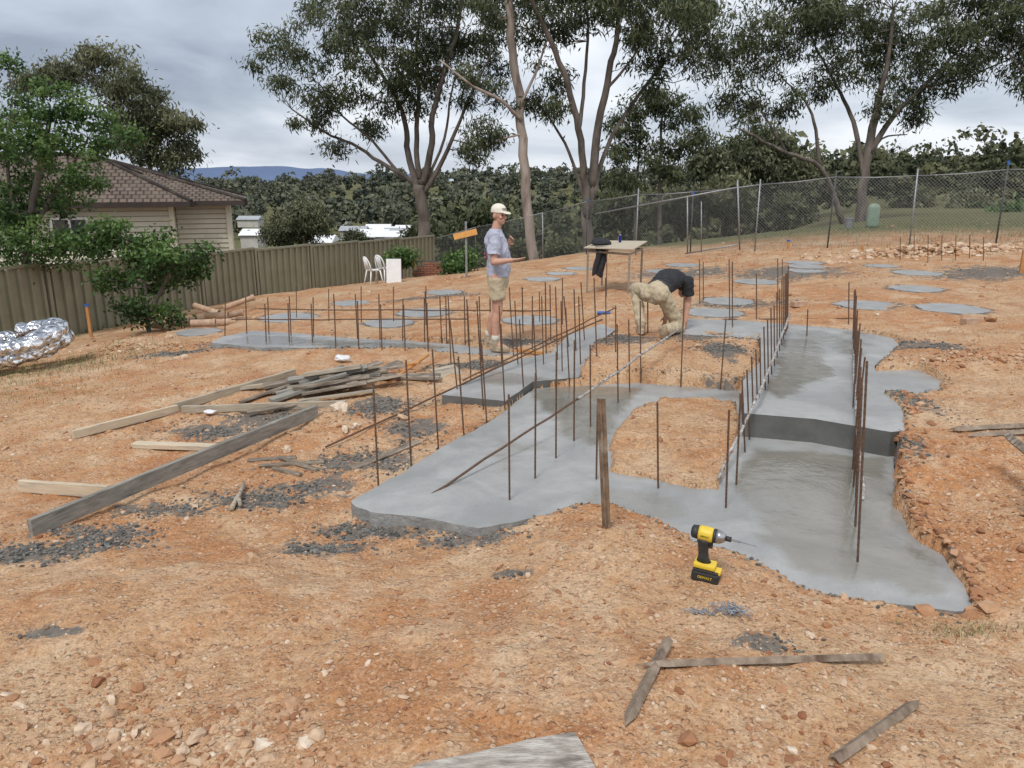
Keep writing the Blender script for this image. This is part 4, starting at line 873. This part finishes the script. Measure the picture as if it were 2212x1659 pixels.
# ---------------------------------------------------------------- table
A_=G(1268,633);B_=G(1357,634); ux=(B_-A_); ux.z=0; ux.normalize(); dv=Vector((.42,1.15,0)); H_=A_.z+.88
te=empty('work_table',(A_+B_)/2+dv/2); info(te,'plywood topped work table on rusty steel legs','table')
cs=[A_.copy(),B_.copy(),B_+dv,A_+dv]
mTop=pm('plywood_top',(.40,.34,.25),(.50,.43,.33),6,.75,.3,.002,stretch=(1,6,1)); mLeg=pm('table_steel',(.22,.19,.15),(.36,.32,.26),20,.6,.2,.001,met=.3)
for p in cs: 
    gz=float(Hfull(p.x,p.y)[0]); MB().box((p.x,p.y,(gz+H_)/2-.02),(.035,.035,H_-gz-.03)).obj('leg',mLeg,te)
mb=MB()
for i in range(4):
    p=cs[i].copy();q=cs[(i+1)%4].copy(); p.z=q.z=H_-.06; mb.tube([p,q],.02,4)
mb.obj('frame',mLeg,te)
o1=-.08; P4=[A_-ux*.08+dv.normalized()*o1,B_+ux*.1+dv.normalized()*o1,B_+dv*1.06+ux*.1,A_+dv*1.06-ux*.08]
tz=[H_-.005,H_+.03,H_+.08,H_+.03]; v=[Vector((p.x,p.y,z)) for p,z in zip(P4,tz)]; v+=[q+Vector((0,0,.022)) for q in v]
MB().add(v,[(3,2,1,0),(4,5,6,7),(0,1,5,4),(1,2,6,5),(2,3,7,6),(3,0,4,7)]).obj('table_top',mTop,te,bevel=.004)
mCanB=pm('blue_can',(.01,.03,.2),(.02,.05,.28),20,.25,0,met=.5)
cc=Vector((A_.x+.68,A_.y+.5,H_+.07)); e=empty('drink_can',cc); info(e,'slim blue and silver drink can on table','drink can')
MB().tube([cc,cc+Vector((0,0,.14))],.028,14).obj('body',mCanB,e,smooth=False); MB().tube([cc+Vector((0,0,.135)),cc+Vector((0,0,.155))],[.028,.02],14).obj('lid',mGalv,e)
cc=cc+Vector((.04,.3,.0)); info(MB().tube([cc,cc+Vector((0,0,.1))],.03,14).obj('mug',mWhite),'white cup on the work table','cup')
g=Vector((A_.x+.28,A_.y+.25,H_+.045)); vs,fs=ico(3); mb=MB(); mb.add([g+Vector((v.x*.2*(1+R(-.12,.12)),v.y*.22,max(v.z,-.2)*.09*(1+R(-.4,.4))+.03)) for v in vs],fs); info(mb.obj('black_cloth',mBlack,smooth=True),'rumpled black cloth heap on table top','cloth')
mb=MB(); V=[];Fq=[]; a0=A_-Vector((-.1,.12,0)); nu,nv=14,22
for i in range(nu):
    for j in range(nv):
        u=i/(nu-1); w=j/(nv-1); V.append(Vector((a0.x+ .02+u*.24*(1-.25*w)+.02*math.sin(w*5),a0.y-.03+.03*math.sin(u*14+w*3),H_+.04-w*.56+.04*math.sin(u*6)*w)))
for i in range(nu-1):
    for j in range(nv-1): Fq.append((i*nv+j,(i+1)*nv+j,(i+1)*nv+j+1,i*nv+j+1))
mb.add(V,Fq); o=mb.obj('black_jacket',mBlack,smooth=True); s_=o.modifiers.new('s','SOLIDIFY'); s_.thickness=.03; info(o,'black jacket hanging off the table edge','jacket')
# ---------------------------------------------------------------- drill
mYel=pm('yellow_plastic',(.68,.48,.04),(.75,.54,.05),20,.45,.05,.001); mBk=pm('black_rubber',(.02,.02,.022),(.035,.035,.036),40,.55,.2,.001); mSt=pm('tool_steel',(.35,.35,.36),(.45,.45,.46),40,.3,0,met=.9)
g=G(1518,1250); Md=Matrix.Rotation(-.42,3,'Z')@Matrix.Rotation(.06,3,'Y'); k_=1.12
T=lambda x,y,z: g+Md@(Vector((x,y,z))*k_)
de=empty('impact_driver',g); info(de,'yellow and black cordless impact driver standing on battery','power tool')
def dbox(name,c,s,mat,bev=.006,par=None):
    return MB().box(T(*c),tuple(v*k_ for v in s),Md).obj(name,mat,par or de,bevel=bev)
bt=dbox('battery',(.012,0,.026),(.125,.074,.05),mBk,.01)
dbox('battery_clip',(.062,0,.055),(.03,.05,.02),mYel,.005,bt)
dbox('battery_band',(.012,0,.056),(.11,.076,.010),mBk,.003,bt)
dbox('foot',(.002,0,.076),(.10,.068,.028),mYel,.01)
mb=MB(); mb.loft([(T(x,0,z),Md@Vector((a*k_,0,0)),Md@Vector((0,b_*k_,0))) for x,z,a,b_ in ((-.005,.085,.036,.028),(-.01,.11,.024,.019),(-.016,.15,.023,.018),(-.018,.18,.028,.022),(-.016,.205,.036,.028))],16); mb.obj('handle',mBk,de,smooth=True)
dbox('trigger',(.016,0,.178),(.016,.016,.034),mBk,.004)
ax=lambda L,zz=.225:[(T(x,0,zz),Md@Vector((0,r*k_,0)),Md@Vector((0,0,r*k_*1.05))) for x,r in L]
MB().loft(ax(((-.045,.031),(-.03,.033),(.01,.033),(.02,.031))),20).obj('motor_housing',mYel,de,smooth=True)
MB().loft(ax(((-.078,.018),(-.072,.028),(-.045,.0315))),20).obj('rear_cap',mBk,de,smooth=True)
MB().loft(ax(((.02,.0312),(.032,.0312))),20).obj('collar',mBk,de,smooth=True)
MB().loft(ax(((.032,.030),(.05,.030),(.066,.022),(.074,.016))),20).obj('nose',mSt,de,smooth=True)
MB().tube([T(.074,0,.225),T(.1,0,.225)],.012*k_,14).obj('chuck',mBk,de,smooth=True)
MB().tube([T(.1,0,.225),T(.14,0,.224),T(.142,0,.224),T(.21,0,.221)],[.006,.006,.0035,.003],8).obj('bit',mSt,de)
def text(s,size,M,mat,par,name='lettering',ext=.0006):
    cu=bpy.data.curves.new(name,'FONT'); cu.body=s; cu.size=size; cu.extrude=ext; cu.align_x='CENTER'; cu.align_y='CENTER'
    o=bpy.data.objects.new(name,cu); COL.objects.link(o); dg=bpy.context.evaluated_depsgraph_get(); me=bpy.data.meshes.new_from_object(o.evaluated_get(dg)); bpy.data.objects.remove(o)
    o=bpy.data.objects.new(name,me); COL.objects.link(o); me.materials.clear(); me.materials.append(mat)
    me.transform(M.to_3x3().to_4x4()); o.location=M.translation; setpar(o,par); return o
def fM(c,xd,yd):
    xd=Vector(xd).normalized(); zd=xd.cross(Vector(yd)).normalized(); yd=zd.cross(xd); M=Matrix((xd,yd,zd)).transposed().to_4x4(); M.translation=c; return M
text('DEWALT',.018,fM(T(.012,-.0378,.026),Md@Vector((1,0,0)),(0,0,1)),mYel,bt)
text('DEWALT',.011,fM(T(-.012,-.0345,.225),Md@Vector((1,0,0)),(0,0,1)),mBk,de)
mNail=pm('nail_steel',(.25,.27,.3),(.4,.42,.45),40,.35,0,met=.8)
g0=G(1585,1325)
for i in range(38):
    x=g0.x+rng.normal(0,.035) if i<28 else g0.x-.12+rng.normal(0,.05); y=g0.y+rng.normal(0,.03) if i<28 else g0.y-.03; z=float(Hfull(x,y)[0])+.012+(R(0,.02) if i<28 else 0)
    a=R(0,6.28); d=Vector((math.cos(a),math.sin(a),R(-.1,.1)))*.037; c=Vector((x,y,z)); mb=MB(); mb.tube([c-d,c+d],.0026,6); mb.tube([c+d,c+d*1.04],.005,8); info(mb.obj('nail',mNail),'steel nail in a small heap on clay','nail','nails spilled on the ground')
def grass(px,py,n_,sx,sy,h,tb,label):
    g=G(px,py); X_=rng.normal(g.x,sx,n_);Y_=rng.normal(g.y,sy,n_); k=~onconc(X_,Y_); X_=X_[k];Y_=Y_[k]; n_=len(X_); Z_=Hfull(X_,Y_); a=rng.uniform(0,6.28,n_); l=h*rng.uniform(.4,1.2,n_); ln=rng.uniform(.1,1.2,n_)
    b0=np.stack([X_,Y_,Z_-.005],1); tip=b0+np.stack([np.cos(a)*l*ln,np.sin(a)*l*ln,l],1); sd=np.stack([-np.sin(a),np.cos(a),0*a],1)*(h*.03+.001)
    V=np.stack([b0-sd,b0+sd,tip],1).reshape(-1,3); o=npmesh('grass',V,np.arange(n_*3).reshape(-1,3),mGrass,tone=np.repeat(np.clip(rng.normal(tb,.2,n_),0,1),3)); info(o,label,'grass',kind='stuff')
grass(130,790,2500,.7,.8,.07,.4,'patchy green weeds by the fence'); grass(150,715,1500,.5,.5,.16,.2,'green weeds under the fence'); grass(2080,1365,260,.14,.05,.05,.95,'dry straw wisps on clay'); grass(30,860,900,.6,.5,.05,.5,'sparse grass on gravel'); grass(2100,500,6000,4,3,.12,.4,'green grass beyond the fence')
# ---------------------------------------------------------------- people
tex=bpy.data.textures.new('folds','CLOUDS'); tex.noise_scale=.09; tex.noise_depth=2
def skinmesh(mb,name,mat,par,vox=.008,sm=3,disp=0,origin=None):
    o=mb.obj(name,mat,par,smooth=True,origin=origin)
    r=o.modifiers.new('r','REMESH'); r.mode='VOXEL'; r.voxel_size=vox; r.use_smooth_shade=True
    s=o.modifiers.new('s','SMOOTH'); s.factor=.5; s.iterations=sm
    if disp:
        d=o.modifiers.new('d','DISPLACE'); d.texture=tex; d.strength=disp; d.mid_level=.5; d.texture_coords='GLOBAL'
    return o
def hand(mb,w,d,pn,curl=.4,side=1):
    d=Vector(d).normalized(); pn=Vector(pn); pn=(pn-d*pn.dot(d)).normalized(); s=d.cross(pn)*side
    M=Matrix((d,s,pn)).transposed(); mb.ball(w+d*.05,(.052,.04,.017),M); mb.cap(w-d*.02,w+d*.03,.025,.024,8)
    for k,(o_,l) in enumerate(((-.030,.068),(-.010,.078),(.010,.072),(.029,.056))):
        a=w+d*.088+s*o_; d1=(d+pn*curl*.5).normalized(); d2=(d+pn*curl*1.6).normalized(); b_=a+d1*l*.5; c=b_+d2*l*.55; mb.cap(a-d*.02,b_,.0095,.009,8); mb.cap(b_,c,.009,.0075,8)
    a=w+d*.025-s*.03; b_=a+(d*.6-s*.6+pn*.3).normalized()*.04; c=b_+(d*.9-s*.1+pn*.4).normalized()*.032; mb.cap(a,b_,.013,.011,8); mb.cap(b_,c,.011,.0085,8)
def headm(mb,c,fd,upv=(0,0,1)):
    f=Vector(fd).normalized(); u=Vector(upv); u=(u-f*u.dot(f)).normalized(); l=u.cross(f); M=Matrix((f,l,u)).transposed()
    q=lambda x,y,z: c+f*x+l*y+u*z
    mb.ball(q(-.01,0,.02),(.098,.077,.1),M,3); mb.ball(q(.03,0,-.055),(.06,.055,.06),M); mb.ball(q(.062,0,-.09),(.024,.026,.02),M)
    mb.cap(q(.088,0,.005),q(.108,0,-.028),.011,.015,8); mb.ball(q(.079,0,.028),(.02,.055,.013),M); mb.ball(q(.082,0,-.058),(.014,.024,.011),M)
    for s in(-1,1): mb.ball(q(-.01,s*.079,-.01),(.02,.01,.033),M); mb.ball(q(.068,s*.038,-.025),(.022,.02,.018),M)
    return q,M
def eyes(q,M,par):
    for s in(-1,1): MB().ball(q(.083,s*.031,.004),(.009,.012,.008),M).obj('eye',mEye,par,smooth=True)
# standing
g=G(1072,767); g.z=max(g.z,-.03)
T=lambda x,y,z:g+Vector((x,y,z))
pb=empty('person',g); info(pb,'person in lavender tee, khaki shorts and cap, standing talking','person')
mb=MB()
hipR,kneeR,ankR=T(.01,-.1,.92),T(.03,-.12,.5),T(-.01,-.14,.1); hipL,kneeL,ankL=T(.03,.1,.92),T(.0,.12,.5),T(-.10,.16,.1)
for h,k,a in((hipR,kneeR,ankR),(hipL,kneeL,ankL)):
    mb.cap(h,k,.088,.057); cf=k+(a-k)*.3+Vector((-.02,0,0)); mb.cap(k,cf,.054,.058); mb.cap(cf,a,.056,.037)
    mb.cap(a,a+Vector((.13,-.02,-.05)),.04,.035)
mb.loft([(T(x,0,z),(a,0,0),(0,b_,0)) for x,z,a,b_ in ((.02,.84,.1,.15),(.02,.95,.12,.165),(.04,1.05,.12,.15),(.04,1.18,.12,.155),(.01,1.32,.12,.175),(-.005,1.42,.1,.17),(-.005,1.48,.06,.08))],20)
mb.cap(T(-.005,0,1.46),T(.025,-.005,1.58),.062,.056)
shR,elR,wrR=T(-.01,-.2,1.43),T(-.02,-.26,1.13),T(.19,-.33,1.16)
mb.cap(shR,elR,.055,.042); mb.cap(elR,elR+(wrR-elR)*.35,.042,.04); mb.cap(elR+(wrR-elR)*.35,wrR,.04,.027); hand(mb,wrR+Vector((.01,0,0)),(.95,-.15,.1),(.1,.3,1),.25,1)
shL,elL,wrL=T(-.01,.2,1.43),T(.06,.26,1.15),T(.16,.10,1.32)
mb.cap(shL,elL,.053,.042); mb.cap(elL,wrL,.04,.027); hand(mb,wrL,(.35,-.5,.6),(-.4,-.6,-.1),.9,-1)
hc=T(.045,-.01,1.675); fd=(.72,-.69,-.05); q,Mh=headm(mb,hc,fd)
skinmesh(mb,'body',mSkin,pb,.007,2,origin=g); eyes(q,Mh,pb)
mb=MB(); mb.ball(q(-.022,0,.022),(.09,.08,.085),Mh,3); mb.ball(q(-.045,0,-.02),(.055,.07,.06),Mh); skinmesh(mb,'hair',mHair,pb,.008,2,origin=g)
mb=MB(); mb.ball(q(-.012,0,.065),(.103,.086,.075),Mh,3); mb.loft([(q(-.012,0,.03),Mh@Vector((.105,0,0)),Mh@Vector((0,.088,0))),(q(-.012,0,.07),Mh@Vector((.103,0,0)),Mh@Vector((0,.086,0)))],24)
for i in range(5): mb.ball(q(.1+.01*i,0,.04-.003*i),(.055,.07-.006*i,.008),Mh)
cap_=skinmesh(mb,'cap',mCap,pb,.006,2,origin=g); text('CAT',.042,fM(q(.094,0,.075),Mh@Vector((0,1,0)),Mh@Vector((-.45,0,1))),mBk,cap_,ext=.002)
mb=MB(); mb.loft([(T(x,0,z),(a,0,0),(0,b_,0)) for x,z,a,b_ in ((.035,.93,.142,.18),(.035,1.0,.142,.178),(.04,1.12,.148,.17),(.03,1.25,.14,.178),(.005,1.35,.137,.192),(-.005,1.43,.115,.19),(-.01,1.485,.08,.12),(-.005,1.51,.068,.075))],24)
for s_,e_ in((shR,elR),(shL,elL)): 
    m_=s_+(e_-s_)*.72; mb.ball(s_,.072); mb.tube([s_,m_],[.073,.08],16)
tee=skinmesh(mb,'t_shirt',mTee,pb,.009,3,.045,origin=g)
mPr1=pm('red_print',(.45,.12,.15),(.55,.3,.35),60,.9,0,lo=.45,hi=.55); mPr2=pm('blue_print',(.12,.15,.35),(.3,.33,.5),60,.9,0)
for dz,mt_ in ((.04,mPr2),(0,mPr1),(-.045,mPr1)):
    mb=MB(); mb.box(T(-.108,-.087,1.22+dz),(.008,.09,.025),Matrix.Rotation(-.55,3,'Z')); mb.obj('shirt_print',mt_,tee)
mb=MB(); mb.loft([(T(.025,0,z),(a,0,0),(0,b_,0)) for z,a,b_ in ((.80,.12,.16),(.88,.135,.178),(.96,.132,.172),(1.0,.128,.165))],22)
for h,k in((hipR,kneeR),(hipL,kneeL)):
    m_=h+(k-h)*.64; mb.tube([h,h+(k-h)*.3,m_],[.1,.1,.1],18)
skinmesh(mb,'shorts',mKhaki,pb,.009,2,.035,origin=g)
for a in(ankR,ankL):
    b_=MB(); f=Vector((.9,-.35,0)).normalized() if a is ankR else Vector((.75,-.6,0)).normalized(); z0=g.z; M=fM(Vector((0,0,0)),f,(-f.y,f.x,0)).to_3x3()
    b_.cap(a+Vector((0,0,.02)),a+Vector((0,0,-.05)),.052,.05); b_.ball(Vector((a.x,a.y,z0+.045))+f*.10,(.10,.05,.045),M); b_.ball(Vector((a.x,a.y,z0+.045))-f*.02,(.055,.045,.045),M); b_.ball(Vector((a.x,a.y,z0+.02))+f*.06,(.145,.05,.022),M); skinmesh(b_,'boot',mBoot,pb,.008,2,origin=g)
    s_=MB(); s_.tube([a+Vector((0,0,.03)),a+Vector((.002,0,.11))],[.047,.046],14); s_.obj('sock',mSock,pb,smooth=True)
# kneeling
g=G(1432,722); T=lambda x,y,z:g+Vector((x,y,z))
pk=empty('person',g); info(pk,'person in black tee and khaki trousers kneeling, bent over footing','person')
pel=T(-.10,.02,.52); chest=T(.16,.36,.64); neck=T(.28,.52,.58); spine=(chest-pel).normalized(); side=spine.cross(Vector((0,0,1))).normalized(); upn=side.cross(spine)
def tr(t,off,a,b_): return (pel+(chest-pel)*t+upn*off,side*a,upn*b_)
mb=MB(); mb.loft([tr(-.2,0,.12,.1),tr(0,0,.15,.12),tr(.4,.02,.14,.115),tr(.8,.03,.16,.115),tr(1.05,.01,.16,.1),tr(1.25,0,.09,.07)],20)
shR=chest+side*.18+Vector((.03,0,-.01)); shL=chest-side*.18
elR=T(.36,.30,.36); wrR=T(.33,.26,.12); elL=T(.06,.56,.40); wrL=T(.14,.58,.14)
for s_,e_,w_ in((shR,elR,wrR),(shL,elL,wrL)): mb.cap(s_,e_,.054,.043); mb.cap(e_,w_,.042,.028); hand(mb,w_,(0,.15,-1),(-.5,.8,0),.7)
mb.cap(chest,neck,.07,.058); hq,Mk=headm(mb,T(.36,.60,.50),(.45,.6,-.7),(.6,.6,.6)); eyes(hq,Mk,pk)
hR,kR,aR=pel+side*.085-Vector((0,0,.03)),T(.22,.12,.07),T(-.04,-.24,.10)
hL,kL,aL=pel-side*.09,T(-.30,.40,.52),T(-.27,.02,.12)
for h,k,a in((hR,kR,aR),(hL,kL,aL)): mb.cap(h,k,.08,.056); mb.cap(k,a,.054,.038)
skinmesh(mb,'body',mSkin,pk,.008,2,origin=g)
mb=MB(); mb.ball(hq(-.02,0,.03),(.1,.083,.092),Mk,3); mb.ball(hq(-.05,0,-.02),(.055,.07,.06),Mk); skinmesh(mb,'hair',mHair,pk,.009,2,origin=g)
mb=MB(); mb.loft([tr(.12,.01,.158,.135),tr(.4,.03,.162,.137),tr(.8,.04,.188,.137),tr(1.05,.02,.195,.118),tr(1.22,.01,.11,.085)],22)
for s_,e_ in((shR,elR),(shL,elL)): mb.ball(s_,.074); mb.tube([s_,s_+(e_-s_)*.65],[.074,.078],16)
skinmesh(mb,'t_shirt',mBlack,pk,.01,3,.03,origin=g)
mb=MB(); mb.loft([tr(-.30,-.02,.10,.085),tr(-.2,0,.145,.125),tr(0,0,.158,.142),tr(.16,.01,.152,.132)],22); mb.ball(pel+side*.08-spine*.05,.113); mb.ball(pel-side*.08-spine*.05,.113)
for h,k,a in((hR,kR,aR),(hL,kL,aL)): mb.cap(h,k,.1,.076); mb.tube([k,k+(a-k)*.5,a],[.074,.068,.06],16); mb.ball(k,.074)
skinmesh(mb,'trousers',mKhaki,pk,.009,2,.045,origin=g)
mb=MB(); mb.loft([tr(.09,.01,.163,.143),tr(.14,.01,.163,.143)],24); mb.obj('belt',mBk,pk,smooth=True)
b_=MB(); b_.cap(aL,aL-Vector((0,0,.05)),.055,.052); b_.ball(T(-.28,.10,.045),(.05,.13,.042)); b_.ball(T(-.27,.0,.045),(.046,.055,.042)); b_.ball(T(-.275,.07,.018),(.05,.15,.022)); skinmesh(b_,'boot',mBoot,pk,.008,2,origin=g)
b_=MB(); b_.cap(aR,aR+Vector((-.02,-.04,.02)),.052,.05); b_.ball(aR+Vector((-.01,-.06,-.02)),(.05,.048,.12),Matrix.Rotation(.35,3,'X')); skinmesh(b_,'boot',mBoot,pk,.008,2,origin=g)
g=gp(1290,680); info(MB().tube([g+Vector((0,0,.03)),g+Vector((.2,0,.03))],.025,8).obj('spirit_level',mBlue),'blue spirit level lying beyond footing','tool')
g=gp(1145,765); info(MB().box(g+Vector((0,0,.03)),(.35,.04,.04),Matrix.Rotation(-.5,3,'Z')).obj('hand_float',mOr,bevel=.004),'orange handled concrete float by boots','tool')
# ---------------------------------------------------------------- world, sun, camera
w=bpy.data.worlds.new("World"); S.world=w; w.use_nodes=True; t=w.node_tree; bg=t.nodes['Background']
sky=nd(t,'ShaderNodeTexSky',sky_type='NISHITA'); sky.sun_disc=False; sky.sun_elevation=math.radians(54); sky.sun_rotation=math.radians(205)
tc=nd(t,'ShaderNodeTexCoord').outputs['Generated']; sx=nd(t,'ShaderNodeSeparateXYZ'); t.links.new(tc,sx.inputs[0])
za=nd(t,'ShaderNodeMath',operation='MAXIMUM'); t.links.new(sx.outputs[2],za.inputs[0]); za.inputs[1].default_value=0
zb=nd(t,'ShaderNodeMath',operation='ADD'); t.links.new(za.outputs[0],zb.inputs[0]); zb.inputs[1].default_value=.2
dx=nd(t,'ShaderNodeMath',operation='DIVIDE'); t.links.new(sx.outputs[0],dx.inputs[0]); t.links.new(zb.outputs[0],dx.inputs[1])
dy=nd(t,'ShaderNodeMath',operation='DIVIDE'); t.links.new(sx.outputs[1],dy.inputs[0]); t.links.new(zb.outputs[0],dy.inputs[1])
cb=nd(t,'ShaderNodeCombineXYZ'); t.links.new(dx.outputs[0],cb.inputs[0]); t.links.new(dy.outputs[0],cb.inputs[1])
nA=noi(t,cb.outputs[0],.55,6,.5,.4); nB=noi(t,cb.outputs[0],1.7,5,.5,.5)
sm=nd(t,'ShaderNodeMath',operation='MULTIPLY_ADD'); t.links.new(nB,sm.inputs[0]); sm.inputs[1].default_value=.3; t.links.new(nA,sm.inputs[2])
sx2=nd(t,'ShaderNodeMath',operation='MULTIPLY_ADD'); t.links.new(sx.outputs[0],sx2.inputs[0]); sx2.inputs[1].default_value=.2; t.links.new(sm.outputs[0],sx2.inputs[2])
rp=nd(t,'ShaderNodeValToRGB'); t.links.new(rng_(t,sx2.outputs[0],.46,.78),rp.inputs[0])
el=rp.color_ramp.elements; el[0].position=0; el[0].color=(2.6,3.0,3.75,1); el[1].position=1; el[1].color=(8.4,8.6,8.9,1); e_=el.new(.45); e_.color=(4.8,5.25,6.05,1)
hz=mixc(t,rng_(t,sx.outputs[2],.0,.10,.5,0),rp.outputs[0],(5.6,6.1,6.9))
t.links.new(mixc(t,.9,sky.outputs[0],hz),bg.inputs[0]); bg.inputs[1].default_value=.13
sl=bpy.data.lights.new('sun','SUN'); sl.energy=2.4; sl.angle=math.radians(15); sl.color=(1,.965,.90); so=bpy.data.objects.new('sun',sl); so.rotation_euler=(math.radians(36),0,math.radians(-25)); COL.objects.link(so)
cam=bpy.data.cameras.new('camera'); cam.sensor_width=36; cam.lens=F/2212*36; cam.clip_end=12000; cam.clip_start=.05
c=bpy.data.objects.new('camera',cam); c.location=(0,0,CZ); c.rotation_euler=(math.pi/2-P,0,0); COL.objects.link(c); S.camera=c
S.view_settings.view_transform='Standard'; S.view_settings.look='None'; S.view_settings.exposure=0
